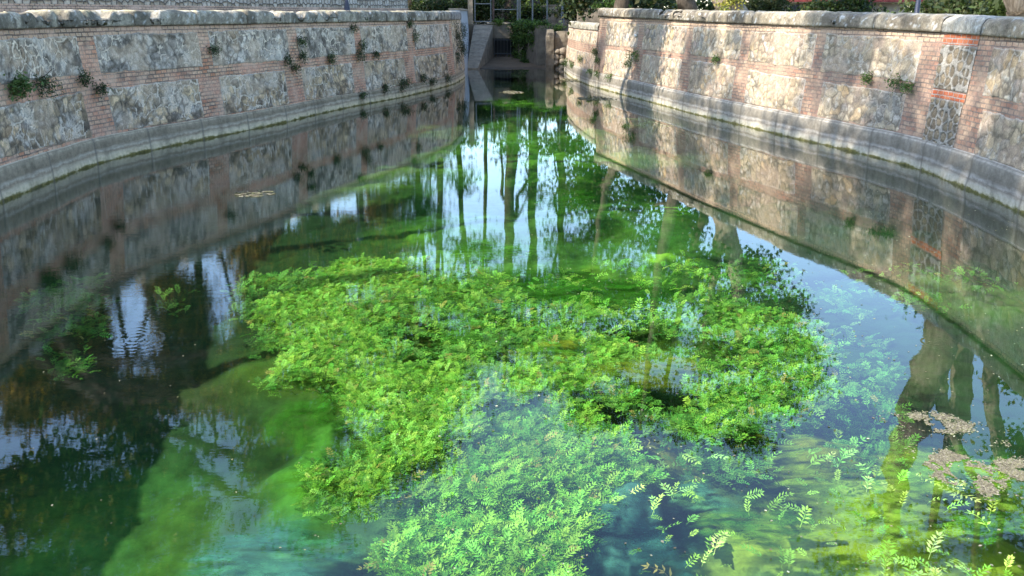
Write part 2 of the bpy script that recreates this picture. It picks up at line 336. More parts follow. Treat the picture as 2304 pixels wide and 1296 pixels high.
def strip(P, s0, s1, z0, z1, off, ds, nz, b=.08):
    ns = max(2, int((s1 - s0) / ds) + 1); S = np.linspace(s0, s1, ns)[:, None] + np.zeros((1, nz))
    f = np.linspace(0, 1, nz)[None, :]
    a = z0(S) if callable(z0) else z0; c = z1(S) if callable(z1) else z1
    Z = a + (c - a) * f
    return S, Z, off
def build_strip(name, P, s0, s1, z0, z1, off, m, parent, ds=.25, nz=2):
    S, Z, off = strip(P, s0, s1, z0, z1, off, ds, nz)
    V = P.pos(S, Z, off).reshape(-1, 3); uv = np.stack([S, Z], -1).reshape(-1, 2)
    return mesh_obj(name, V, grid_faces(*S.shape), m, parent, uv=uv)
def wall_body(name, P, s0, s1, top, m, parent, thick=.42):
    """front face, back face, ends"""
    S = np.linspace(s0, s1, int((s1 - s0) / .2) + 2); T = top(S) if callable(top) else top + 0 * S
    lo = .2 + 0 * S
    rows = [P.pos(S, lo, -thick), P.pos(S, T, -thick), P.pos(S, T, 0)]
    nz = 10
    for q in range(1, nz + 1): rows.append(P.pos(S, T + (lo - T) * q / nz, 0))
    V = np.stack(rows, 1); zz = np.stack([lo, T, T] + [T + (lo - T) * q / nz for q in range(1, nz + 1)], 1)
    uv = np.stack([S[:, None] + 0 * zz, zz], -1)
    n = V.shape[1]; F = grid_faces(len(S), n)
    caps = []
    for base in (0, (len(S) - 1) * n):
        for q in range(2, n - 1): caps.append([base, base + 1, base + q, base + q + 1] if q > 1 else None)
    F = np.concatenate([F, np.array(caps)])
    return mesh_obj(name, V.reshape(-1, 3), F, m, parent, uv=uv.reshape(-1, 2))

def stone_panel(P, s0, s1, z0, z1, style, parent, seed, name='stone_panel'):
    if style != 'new' and s1 - s0 < 5: s0 -= .06; s1 += .06; a_, b_2 = z0, z1; z0 = lambda q: a_(q) - .03; z1 = lambda q: b_2(q) + .03
    ds = .017 if style != 'far' else .03
    ns = int((s1 - s0) / ds); sc = (s0 + s1) / 2
    h = float(z1(sc) - z0(sc)); nz = int(h / ds)
    S = np.linspace(s0, s1, ns)[:, None] + np.zeros((1, nz)); f = np.linspace(0, 1, nz)[None, :]
    Z = z0(S) + (z1(S) - z0(S)) * f
    wx = (fbm(S * 4, Z * 4, seed, 4) - .5) * .17; wz = (fbm(S * 4 + 9, Z * 4, seed + 5, 4) - .5) * .17
    cell = {'L': .20, 'R': .22, 'new': .185, 'far': .2}[style]
    if style != 'new': cell = cell * 1.0; wx = wx * 1.5; wz = wz * 1.5
    f1, f2, sid = worley(S + wx * (style != 'new'), Z + wz * (style != 'new'), cell, seed, .95)
    e = f2 - f1
    big = fbm(S * .9, Z * .9, seed + 50, 4); fine = fbm(S * 14, Z * 14, seed + 60, 4); med = fbm(S * 5, Z * 5, seed + 70, 4)
    id2 = (sid * 7.31) % 1; id3 = (sid * 13.7) % 1
    if style == 'new':
        rd = np.minimum(e - .11, (.57 - f1) * 1.2); mo = 1 - sm(.0, .05, rd)
        stone = mix((.15, .12, .085), (.30, .235, .15), id2) * (0.75 + .5 * fine)[..., None]
        rimd = sm(.20, .05, rd)
        c = mix(stone, (.07, .065, .055), rimd * .85); c = mix(c, np.array((.33, .30, .25)) * (.8 + .4 * fine)[..., None], mo)
        d = .012 * mo + .012 * (1 - mo) * sm(.2, .7, e) * .8 + .006 * fine - .012 * rimd * (1 - mo)
        off = .014
    elif style == 'L':
        wid = .07 + .09 * big
        keep = sm(.46, .60, fbm(S * 2.3, Z * 2.3, seed + 80, 3) + .05 * (parent.get('up', 0)))
        mo = (1 - sm(wid * .7, wid * 1.1, e)) * (.12 + .88 * keep)
        up = parent.get('up', 0)
        g = (.17, .16, .15) if up else (.27, .225, .17); g2 = (.38, .36, .335) if up else (.52, .42, .29)
        stone = mix(g, g2, id2) * (0.35 + 1.3 * med)[..., None]
        dk = sm(.62, .8, id3); stone = mix(stone, np.array((.085, .08, .075)), dk * .6)
        stain = sm(.5, .66, fbm(S * 1.7, Z * 3, seed + 90, 5)); stone = mix(stone, (.50, .49, .48), stain * .55)
        br = sm(.58, .72, fbm(S * 2.1 + 4, Z * 2.1, seed + 95, 4)); stone = mix(stone, (.36, .26, .16), br * .4)
        lich = sm(.54, .66, fbm(S * 9, Z * 9, seed + 97, 5)) * sm(.35, .6, fbm(S * 1.9, Z * 1.9, seed + 98, 3)); stone = mix(stone, (.56, .55, .53), lich * .75)
        blk = sm(.56, .68, fbm(S * 7 + 5, Z * 7, seed + 99, 5)); stone = mix(stone, (.06, .058, .055), blk * .6)
        stone = stone * (.45 + .55 * sm(wid, wid + .16, e))[..., None]; c = mix(stone, np.array((.64, .60, .54)) * (.8 + .4 * fine)[..., None], mo * .78); c = mix(c, (.44, .37, .30), sm(.52, .68, fbm(S * 1.6 + 3, Z * 2.2, seed + 77, 5)) * .5)
        c = c * np.array((1.42, 1.27, 1.08))  # brightened and warmed to offset the bluish shade on this wall
        d = .020 * sm(.1, .55, e) * (0.4 + id3) + .014 * mo + .012 * med + .004 * fine; off = .004
    else:
        wid = .13
        mo = 1 - sm(wid * .3, wid, e)
        stone = mix((.32, .25, .165), (.50, .40, .265), id2) * (.62 + .76 * med)[..., None]
        gy = sm(.60, .78, id3) * sm(.4, .55, big); stone = mix(stone, (.25, .23, .20), gy * .8)
        oc = sm(.0, .2, .2 - id3 * 1.0); stone = mix(stone, (.55, .36, .17), oc * .6)
        grey = sm(.5, .68, fbm(S * .8 + 3, Z * 1.6, seed + 33, 5)); stone = mix(stone, (.28, .265, .235), grey * .75 * parent.get('up', .3))
        pk = sm(.55, .7, fbm(S * 1.5 + 8, Z * 1.5, seed + 34, 4)); stone = mix(stone, (.50, .34, .26), pk * .4)
        mc = mix((.24, .195, .14), (.56, .50, .41), sm(.42, .6, fbm(S * 2, Z * 2, seed + 44, 3)))
        blk = sm(.57, .68, fbm(S * 6 + 5, Z * 6, seed + 99, 5)); stone = mix(stone, (.17, .14, .105), blk * .6)
        lich = sm(.56, .68, fbm(S * 8, Z * 8, seed + 97, 5)); stone = mix(stone, (.58, .53, .44), lich * .5)
        stone = stone * (.55 + .45 * sm(.08, .22, e))[..., None]; c = mix(stone, mc, mo * .7); c = mix(c, (.43, .32, .23), sm(.48, .64, fbm(S * 1.4 + 3, Z * 2., seed + 77, 5)) * .6)
        d = .024 * sm(.05, .6, e) * (.4 + .8 * id3) + .014 * med + .005 * fine; off = .0
    # frame: fade the edges back into the brickwork, a thin pale line round the panel
    ed = np.minimum(np.minimum(S - s0, s1 - S), np.minimum(Z - z0(S), z1(S) - Z)) - (.0 if style == 'new' else .05) * fbm(S * 7, Z * 7, seed + 3, 4)
    edge = 1 - sm(.0, .025, ed)
    c = mix(c, (.47, .42, .36), edge * .5)
    D = (off + d) * (1 if style == 'new' else .62); D = D * sm(-.012, .012, ed) - .02 * (1 - sm(-.012, .004, ed))
    o = P.pos(S, Z, 0.); nrm = np.stack([np.interp(S, P.g, P.nx), np.interp(S, P.g, P.ny), 0 * S], -1)
    V = o - nrm * (D + .002)[..., None]
    return mesh_obj(name, V.reshape(-1, 3), grid_faces(*S.shape), M['stone'], parent, colr=np.clip(c, .01, .9).reshape(-1, 3), smooth=True)

def coping_stone(P, s0, s1, zb, zt, seed, parent, tone, name='coping_stone', gap=.006, dep=.50, over=.055, rag=1.0):
    ns = max(6, int((s1 - s0) / .045)); S = np.linspace(s0 + gap, s1 - gap, ns)
    # profile around: front bottom -> front top (rounded) -> top -> back -> bottom
    prof = [(over - .03, 0.), (over, .03), (over, .3), (over, .55), (over - .01, .75), (over - .045, .92), (over - .10, .99), (over - .2, 1.), (over - .32, 1.), (over - dep + .08, .99), (over - dep, .85), (over - dep, .4), (over - dep, .0), (over - dep * .5, 0.)]
    sub = []
    for a, b_ in zip(prof, prof[1:] + prof[:1]):
        sub.append(a); sub.append(((a[0] + b_[0]) / 2, (a[1] + b_[1]) / 2))
    prof = np.array(sub); nv = len(prof)
    zbS = zb(S)[:, None]; ztS = zt(S)[:, None]
    SS = S[:, None] + 0 * prof[None, :, 0]
    endr = np.minimum(S - S[0], S[-1] - S)[:, None]
    hgt = (ztS - zbS) * (1 + rag * .10 * (_h(np.array(float(seed)), np.array(1.), np.array(0.), 3) - .5))
    chip = rag * .13 * sm(.56, .74, fbm(SS * 1.6, prof[None, :, 0] * 3 + 0 * SS, seed + 11, 4)) * (prof[None, :, 1] > .5)
    Z = zbS + hgt * prof[None, :, 1] - chip - .03 * (1 - sm(0, .09, endr)) * (prof[None, :, 1] > .6)
    O = prof[None, :, 0] + 0 * SS
    n1 = fbm(SS * 3, Z * 3, seed, 4, z=O * 3 + 7) - .5; n2 = fbm(SS * 11, Z * 11, seed + 9, 3, z=O * 11 + 7) - .5
    sh = -.012 * (1 - sm(0, .04, endr))
    O = O + np.sign(O - (over - dep / 2)) * (n1 * .06 * rag + n2 * .025 + sh); Z = Z + (prof[None, :, 1] > .3) * (n1 * .05 * rag + n2 * .02)
    V = P.pos(SS, Z, 0., b=0.); bt = .08 * 2.3
    nrm = np.stack([np.interp(SS, P.g, P.nx), np.interp(SS, P.g, P.ny), 0 * SS], -1); V = V + nrm * (bt - O)[..., None]
    up = np.clip((Z - zbS) / hgt, 0, 1)
    li = sm(.5, .62, fbm(SS * 6, Z * 6, seed + 20, 4, z=O * 6)); dk = sm(.45, .6, fbm(SS * 2.5, Z * 2.5 + 8, seed + 30, 4, z=O * 2))
    c = mix(np.array(tone[0]) + 0 * V, tone[1], li * .6); c = mix(c, tone[2], dk * .75)
    topm = sm(.86, 1.0, up) * sm(.3, .55, fbm(SS * 3, O * 3, seed + 40, 3)); c = mix(c, tone[3], topm * .8)  # lighter tops: the sunlit rim of the coping put into the colour
    spots = sm(.70, .76, fbm(SS * 16, Z * 16, seed + 60, 2, z=O * 16)); c = mix(c, (.55, .54, .50), spots * .8)
    Vf = V.reshape(-1, 3); F = []
    i = np.arange(ns - 1)[:, None]; j = np.arange(nv)[None, :]; jn = (j + 1) % nv
    F = np.stack([i * nv + j, (i + 1) * nv + j, (i + 1) * nv + jn, i * nv + jn], -1).reshape(-1, 4)
    # end caps as quads to the centre line
    caps = []; extra = []
    for e, base in ((0, 0), (1, (ns - 1) * nv)):
        ci = len(Vf) + len(extra); extra.append(Vf[base:base + nv].mean(0))
        for q in range(0, nv, 2): caps.append([ci, base + q, base + (q + 1) % nv, base + (q + 2) % nv])
    Vf = np.concatenate([Vf, np.array(extra)]); cc = np.concatenate([c.reshape(-1, 3), np.tile(tone[2], (2, 1))])
    return mesh_obj(name, Vf, np.concatenate([F, np.array(caps)]), M['rock'], parent, colr=np.clip(cc, .02, .9), smooth=True)

def plinth(P, s0, s1, pt, m, parent, over=.10):
    S = np.linspace(s0, s1, int((s1 - s0) / .06)); T = pt(S)
    jit = (fbm(S * 1.3, 0 * S, 5, 4) - .5) * .04; T = T + jit * .6
    rows = [(-.02, T + .05), (.02, T + .035), (over * .55, T + .012), (over * .9, T - .012), (over, T - .04)]
    fr = np.linspace(0, 1, 12)[1:]
    rows = [(r[0] + 0 * S, r[1]) for r in rows] + [(over + (.03 * f_ + 0 * S), (T - .04) * (1 - f_) + (-.02) * f_) for f_ in fr] + [(over + .05 + 0 * S, -.6 + 0 * S), (over + .05 + 0 * S, -1.5 + 0 * S)]
    O = np.stack([r[0] for r in rows], 1); Z = np.stack([r[1] for r in rows], 1); SS = S[:, None] + 0 * O
    n = fbm(SS * 4, Z * 4, 77, 4) - .5
    O = O + n * .04 - .02 * (1 - sm(.0, .03, np.abs(((SS + 50) % 1.62) - .81)))
    b = .08 * .4
    V = P.pos(SS, Z, 0, b=0); nrm = np.stack([np.interp(SS, P.g, P.nx), np.interp(SS, P.g, P.ny), 0 * SS], -1)
    V = V + nrm * (b - O)[..., None]
    uv = np.stack([SS, np.clip(Z, -1.5, .6)], -1)
    return mesh_obj('cement_plinth', V.reshape(-1, 3), grid_faces(*SS.shape), m, parent, uv=uv.reshape(-1, 2), smooth=True)

def wob(fn, amp, seed):
    return lambda s: fn(s) + amp * (fbm(np.asarray(s) * 1.7, 0 * np.asarray(s), seed, 3) - .5)
# LEFT WALL
wl = empty('stone_wall', (-7.3, 15, 0), 'shaded curved pool wall with grey rubble panels, pale mortar and dark coping', 'wall', 'curved pool walls')
lvL = LV['L']
wall_body('brick_face', PL, PL.a0 + .2, 22.95, lvL['cb'], M['brick_shade'], wl)
up_h = [(-8.6, -4.9), (-4.4, -.6), (-.1, 3.41), (3.95, 6.83), (7.28, 10.39), (11.01, 14.09), (14.54, 17.61), (18.28, 22.3)]
lo_h = [(-8.6, -4.9), (-4.4, -.6), (-.1, 3.24), (4.02, 6.61), (7.39, 9.97), (10.98, 13.76), (14.52, 17.14), (18.05, 21.56)]
for k, (a, b) in enumerate(up_h):
    wl['up'] = 1; stone_panel(PL, a, b, wob(lvL['mt'], .05, k), wob(lvL['bb'], .05, k + 40), 'L', wl, 100 + k)
for k, (a, b) in enumerate(lo_h):
    wl['up'] = 0; stone_panel(PL, a, b, wob(lvL['lb'], .05, k + 9), wob(lvL['mb'], .05, k + 60), 'L', wl, 200 + k)
del wl['up']
plinth(PL, PL.a0 + .2, 26.2, lvL['pt'], M['plinth_l'], wl, over=.035)
rng = random.Random(4); s = PL.a0 + .3; k = 0
toneL = [(.26, .23, .18), (.50, .45, .36), (.10, .09, .07), (.58, .50, .31)]
while s < 22.8:
    l = rng.uniform(1.0, 1.9); e = min(s + l, 22.95)
    if 22.95 - e < .5: e = 22.95
    coping_stone(PL, s, e, lvL['cb'], lvL['ct'], 300 + k, wl, toneL, rag=1.0); s = e; k += 1
# far curved end of the left bank: rubble, then a plastered strip
we = empty('rubble_wall', (-2.3, 36, 0), 'far curved rubble wall end hung with creeper, between brick pier and plastered corner', 'wall')
one = lambda v: (lambda s: v + 0 * np.asarray(s, float))
wall_body('wall_core', PL, 22.96, 27.4, one(2.29), M['concrete'], we)
we['up'] = 0; stone_panel(PL, 22.97, 27.38, one(.32), one(2.27), 'L', we, 410); del we['up']
for k, (a, b) in enumerate(((22.96, 24.5), (24.5, 26.), (26., 27.4))): coping_stone(PL, a, b, one(2.29), one(2.62), 420 + k, we, [(.26, .25, .23), (.36, .35, .32), (.15, .14, .13), (.5, .46, .34)], rag=.35)
wp = empty('plastered_wall', (-2.3, 41, 0), 'pale blue grey plastered wall strip beside the ramp', 'wall')
S_ = np.linspace(27.42, 36.2, 30)
def slab_strip(name, P, s0, s1, zb, zt, off, thick, m, parent):
    S = np.linspace(s0, s1, 30); rows = [P.pos(S, zb + 0 * S, -thick), P.pos(S, zt + 0 * S, -thick), P.pos(S, zt + 0 * S, off), P.pos(S, zb + 0 * S, off)]
    V = np.stack(rows, 1).reshape(-1, 3); F = grid_faces(30, 4); caps = np.array([[0, 1, 2, 3], [116, 119, 118, 117]])
    return mesh_obj(name, V, np.concatenate([F, caps]), m, parent)
slab_strip('plaster_face', PL, 27.42, 36.5, -1.0, 2.66, .02, .42, M['plaster'], wp)
slab_strip('wall_cap', PL, 27.42, 36.5, 2.665, 2.74, .06, .46, M['concrete'], wp)

# RIGHT WALL
wr = empty('stone_wall', (6.9, 15, 0), 'sunlit curved pool wall with cream rubble panels and orange brick bands', 'wall', 'curved pool walls')
lvR = LV['R']; e1 = PR.a1 - .2
wall_body('brick_face', PR, 7.6, e1, lvR['cb'], M['brick_lit'], wr)
up_h = [(8.63, 11.83), (12.39, 15.67), (16.21, 18.86), (19.33, 21.94), (22.34, 25.1), (27.32, 30.6), (31.1, 34.4), (34.9, 38)]
lo_h = [(8.73, 11.6), (12.52, 15.56), (16.35, 18.76), (19.47, 21.82), (22.49, 24.93), (27.47, 30.6), (31.1, 34.4), (34.9, 38)]
for k, (a, b) in enumerate(up_h):
    wr['up'] = 1.0 if k in (0, 1, 5) else .35
    stone_panel(PR, a, b, wob(lvR['mt'], .05, k), wob(lvR['bb'], .05, k + 40), 'R', wr, 500 + k)
for k, (a, b) in enumerate(lo_h):
    wr['up'] = .3; stone_panel(PR, a, b, wob(lvR['lb'], .05, k + 9), wob(lvR['mb'], .05, k + 60), 'R', wr, 600 + k)
del wr['up']
p1 = stone_panel(PR, 25.70, 26.80, one(1.335), one(2.03), 'new', wr, 701, 'repaired_panel'); p1['label'] = 'repaired honeycomb stone panel with thick pale mortar'
p2 = stone_panel(PR, 25.72, 26.76, one(.47), one(1.19), 'new', wr, 706, 'repaired_panel'); p2['label'] = 'repaired honeycomb stone panel with thick pale mortar'
for a, b in ((2.035, 2.2), (1.195, 1.33)):
    q = build_strip('new_brick_course', PR, 25.70, 26.80, one(a), one(b), .012, M['brick_red'], wr, nz=3); q['label'] = 'new bright red brick course'
plinth(PR, .0 - 3.2, e1, lvR['pt'], M['plinth_r'], wr, over=.05)
toneR = [(.27, .225, .16), (.40, .345, .26), (.125, .105, .08), (.44, .38, .26)]
toneC = [(.36, .33, .27), (.40, .37, .31), (.27, .25, .21), (.44, .40, .32)]
s = 7.55; k = 0; rng = random.Random(9)
while s < e1 - .1:
    l = rng.uniform(1.1, 2.0); e = min(s + l, e1)
    if 24.2 < e < 26.0: e = 25.66
    if s == 25.66: e = 26.9
    rep = (s == 25.66)
    coping_stone(PR, s, e, lvR['cb'], lvR['ct'], 800 + k, wr, toneC if rep else toneR, rag=.25 if (rep or s > 22) else .9, over=.07); s = e; k += 1
# low rounded end of the right bank
wc = empty('low_curved_wall', (2.8, 37, 0), 'low rounded stone wall with brick band and ribbed cement coping at far right bank', 'wall')
wall_body('brick_core', PR, -3.0, 7.59, one(1.93), M['brick_lit'], wc)
wc['up'] = .3
stone_panel(PR, -3.0, 7.55, one(.5), one(1.14), 'R', wc, 901); stone_panel(PR, -3.0, 7.55, one(1.42), one(1.92), 'R', wc, 902)
del wc['up']
s = -3.0; k = 0
while s < 7.4:
    e = min(s + .62, 7.54); 
    if 7.54 - e < .2: e = 7.54
    coping_stone(PR, s, e, one(1.935), one(2.19), 920 + k, wc, [(.31, .28, .21), (.38, .35, .27), (.20, .18, .14), (.45, .42, .34)], rag=.1, gap=.004); s = e; k += 1

# ---------------------------------------------------------------- leaves, plants, trees
def rot_pts(T, yaw, pitch, roll):
    """T (k,3) template, angle arrays (n) -> (n,k,3)"""
    cy_, sy = np.cos(yaw), np.sin(yaw); cp, sp = np.cos(pitch), np.sin(pitch); cr, sr = np.cos(roll), np.sin(roll)
    x, y, z = T[None, :, 0], T[None, :, 1], T[None, :, 2]
    y1 = y * cr[:, None] - z * sr[:, None]; z1 = y * sr[:, None] + z * cr[:, None]; x1 = x
    x2 = x1 * cp[:, None] - z1 * sp[:, None]; z2 = x1 * sp[:, None] + z1 * cp[:, None]
    X = x2 * cy_[:, None] - y1 * sy[:, None]; Y = x2 * sy[:, None] + y1 * cy_[:, None]
    return np.stack([X, Y, z2], -1)
LEAF = np.array([(0, 0, 0), (.45, .30, .05), (1, 0, -.08), (.45, -.30, .05)])
LEAF[:, 0] -= .5
def leaf_cloud(cent, spread, n, size, rg, cols, name, parent=None, m=None, droop=0., clusters=None, label=None, shell=.55):
    """n leaves in sub-clusters filling ellipsoids. cent list of (x,y,z,rx,ry,rz)"""
    E = np.array(cent, float); vol = (E[:, 3] * E[:, 4] * E[:, 5]) ** .75; w = vol / vol.sum()
    nc = clusters or max(8, n // 28)
    ei = rg.choice(len(E), nc, p=w); d = rg.normal(size=(nc, 3)); d /= np.linalg.norm(d, axis=1)[:, None]
    r = (shell + (1 - shell) * rg.random(nc)) ** 1.0 * rg.random(nc) ** .25
    cc = E[ei, :3] + d * r[:, None] * E[ei, 3:6]
    ck = rg.integers(0, nc, n); sz = spread * (0.5 + rg.random(nc))
    p = cc[ck] + rg.normal(size=(n, 3)) * sz[ck][:, None] * np.array([1, 1, .7])
    p[:, 2] -= droop * np.abs(rg.normal(size=n)) * .3
    s = size * (.6 + .8 * rg.random(n))
    V = rot_pts(LEAF, rg.random(n) * 6.283, rg.normal(size=n) * .6 - .2, rg.normal(size=n) * .8) * s[:, None, None] + p[:, None, :]
    C = np.array(cols); ci = (rg.integers(0, len(C), nc)[ck] + (rg.random(n) < .3) * rg.integers(0, len(C), n)) % len(C)
    c = C[ci] * (.7 + .6 * rg.random(n))[:, None]
    return mesh_obj(name, V.reshape(-1, 3), np.arange(n * 4).reshape(-1, 4), m or M['leaf'], parent, colr=np.repeat(c, 4, 0))
def limb(a, b, r0, r1, rg, n=7, wig=.06, sag=.0):
    a = np.array(a, float); b = np.array(b, float); t = np.linspace(0, 1, n)[:, None]; L = np.linalg.norm(b - a)
    p = a + (b - a) * t; w = rg.normal(size=(n, 3)) * wig * L * np.sin(t * np.pi); w = (w + np.roll(w, 1, 0)) / 2
    p = p + w; p[:, 2] += sag * L * np.sin(t[:, 0] * np.pi)
    return tube(p, np.linspace(r0, r1, n), 6)
def tree(name, label, cat, trunks, clumps, n, size, cols, bark='bark_dark', seed=1, group=None, spread=.45, shell=.4, twigs=3, limbs=True):
    """trunks: list of lists of (x,y,z,r); clumps (x,y,z,rx,ry,rz)"""
    rg = np.random.default_rng(seed); b = trunks[0][0]
    t = empty(name, b[:3], label, cat, group)
    parts = []
    for q, tr in enumerate(trunks):
        T = np.array(tr, float); u = np.linspace(0, len(T) - 1, 24)
        P3 = np.stack([np.interp(u, np.arange(len(T)), T[:, k]) for k in range(4)], 1)
        P3[1:-1, :3] += (rg.normal(size=(22, 3)) * P3[1:-1, 3:4] * .22)
        P3[0, 3] *= 1.35
        parts.append(tube(P3[:, :3], P3[:, 3], 12, .28, seed + q))
    allp = np.concatenate([np.array(tr, float) for tr in trunks])
    if limbs:
        fine = []
        for tr in trunks:
            T = np.array(tr, float); u = np.linspace((len(T) - 1) * .35, len(T) - 1, 12)
            fine.append(np.stack([np.interp(u, np.arange(len(T)), T[:, k]) for k in range(4)], 1))
        fine = np.concatenate(fine)
        for c in clumps:
            c = np.array(c, float); cost = np.linalg.norm(fine[:, :3] - c[:3], axis=1) + 2.0 * np.maximum(0, fine[:, 2] - c[2])
            q = fine[cost.argmin()]
            parts.append(limb(q[:3], c[:3], min(q[3] * .55, .05 + .02 * np.linalg.norm(q[:3] - c[:3])), .03, rg, 9, .05, .05))
            for _ in range(twigs):
                d = rg.normal(size=3); d /= np.linalg.norm(d); parts.append(limb(c[:3] - d * .1, c[:3] + d * c[3:6] * .95, .03, .008, rg, 6, .08))
    V, F = merge(parts); mesh_obj('trunk', V, F, M[bark], t, smooth=True)
    if n: leaf_cloud(clumps, spread, n, size, rg, cols, 'crown', t, shell=shell)
    return t
#TREES
M['bark_mid'] = bark_mat('grey_brown_bark', (.06, .048, .036), (.12, .095, .07), (.20, .165, .13))
LB = 'trees on the left bank behind the shaded wall'; RB = 'trees on the right bank behind the sunlit wall'; FB = 'tall trees beyond the culvert'
GREEN = [(.08, .15, .03), (.06, .11, .02), (.12, .19, .035), (.04, .07, .015), (.26, .22, .04)]
BROWN = [(.20, .13, .06), (.28, .17, .06), (.10, .08, .045), (.11, .11, .04), (.42, .27, .05), (.06, .05, .03)]
DARK = [(.022, .042, .013), (.03, .05, .016), (.045, .07, .018), (.018, .03, .012), (.06, .06, .02)]
# left bank, near: the dark green crown overhanging the water
tree('broadleaf_tree', 'dense dark green tree nearest on the left bank, overhanging the water', 'tree',
     [[(-10.6, 12.5, 1.9, .26), (-10.3, 12.6, 4.2, .22), (-9.2, 12.8, 6.2, .16), (-8, 13, 8.5, .1), (-7.6, 13.2, 11, .05)], [(-10.3, 12.6, 4., .14), (-11, 12.2, 6.5, .1), (-10.6, 12, 9, .05)]],
     [(-7.99, 13.00, 5.31, 0.83, 0.82, 0.82), (-6.78, 13.00, 5.31, 0.83, 0.78, 0.74), (-5.82, 13.00, 4.80, 0.67, 0.63, 0.59), (-5.63, 13.00, 5.74, 0.49, 0.60, 0.70), (-6.93, 13.00, 6.35, 1.15, 0.91, 0.67), (-8.49, 13.00, 6.98, 0.93, 0.84, 0.74), (-6.03, 13.00, 7.17, 0.70, 0.76, 0.82), (-6.55, 13.60, 4.45, 0.69, 0.52, 0.35), (-5.77, 14.00, 4.48, 0.47, 0.38, 0.28), (-7.95, 13.00, 8.01, 1.19, 0.97, 0.74), (-6.62, 13.00, 8.78, 1.21, 0.97, 0.74), (-7.65, 13.40, 4.77, 0.46, 0.38, 0.31)],
     17000, .13, GREEN, seed=3, group=LB, spread=.30, shell=.2)
tree('broadleaf_tree', 'green tree leaning from the left bank, its lowest bough hanging over mid water', 'tree',
     [[(-12.2, 18.8, 2.0, .26), (-11.2, 18.5, 4.5, .2), (-7.8, 17.2, 6.4, .14), (-6, 16.6, 7.4, .09), (-4.8, 16.2, 7.2, .04)]],
     [(-4.86, 16.00, 5.18, 0.67, 0.56, 0.46), (-4.16, 16.00, 5.47, 0.72, 0.68, 0.64), (-4.15, 16.00, 6.59, 0.69, 0.66, 0.64), (-4.66, 16.00, 7.21, 0.46, 0.46, 0.46), (-4.04, 16.00, 7.75, 0.42, 0.39, 0.36), (-5.43, 16.50, 4.96, 0.46, 0.39, 0.33), (-5.04, 16.00, 6.28, 0.37, 0.41, 0.46), (-4.34, 16.00, 7.96, 0.23, 0.21, 0.18)],
     13000, .12, GREEN, seed=5, group=LB, spread=.26, shell=.2)
tree('broadleaf_tree', 'tall green tree on the left bank whose crown arches high over mid water', 'tree',
     [[(-15.5, 25.5, 2.0, .3), (-14.5, 25, 6, .24), (-11.5, 24.5, 9.5, .18), (-7.5, 24.2, 11, .12), (-4.5, 24, 11, .05)]],
     [(-4.21, 24.00, 6.58, 1.18, 1.07, 0.96), (-2.94, 24.00, 7.71, 1.19, 1.01, 0.82), (-4.69, 24.00, 8.28, 1.07, 1.01, 0.96), (-2.99, 24.00, 9.31, 1.15, 0.98, 0.82), (-4.27, 24.00, 10.67, 1.10, 0.96, 0.82), (-2.62, 24.00, 10.21, 0.61, 0.65, 0.68), (-5.80, 24.50, 7.34, 0.94, 0.82, 0.70), (-5.02, 24.00, 11.76, 0.69, 0.55, 0.41), (-6.27, 24.50, 8.21, 0.81, 0.69, 0.56), (-1.92, 24.30, 8.42, 0.67, 0.68, 0.69)],
     21000, .17, GREEN, seed=6, group=LB, spread=.38, shell=.15)
# left bank, behind: thin brown leafed trees, trunks close together
_lb = [(55, 19, 'first', 1.0), (150, 21, '', .8), (232, 20, '', 1.0), (345, 22, '', 1.3), (395, 26, '', .8), (455, 24, '', 1.1), (560, 25, '', .9), (615, 30, '', 1.0), (690, 29, '', .9), (745, 34, '', 1.1), (815, 36, '', .9), (868, 40, '', 1.0)]
_pos = [(-15.28, 25.83, 6.38), (-14.68, 27.16, 6.83), (-14.11, 28.43, 7.27), (-13.23, 30.41, 7.95), (-12.81, 31.38, 8.28), (-12.27, 32.63, 8.72), (-11.21, 35.10, 9.56), (-10.50, 36.56, 9.03), (-9.51, 38.77, 8.65), (-8.76, 40.57, 9.17), (-7.67, 43.13, 8.96), (-6.77, 45.31, 9.04)]
_lab = ['slim tree with rusty leaves farthest toward the near end of the left bank', 'slim dark trunked tree second in the left bank row', 'straight dark trunk tree beside the opening in the left bank row', 'leaning thick dark trunk tree on the left bank', 'thin bare tree behind the leaning trunk on the left bank',
        'forked brown tree midway along the left bank', 'thin brown leafed tree past the forked one on the left bank', 'bare brown tree standing behind the lamp post side of the left bank', 'brown twiggy tree just short of the black lamp post', 'dark trunk tree beside the black lamp post', 'slim tree past the black lamp post', 'last slim tree of the left bank before the metal gate']
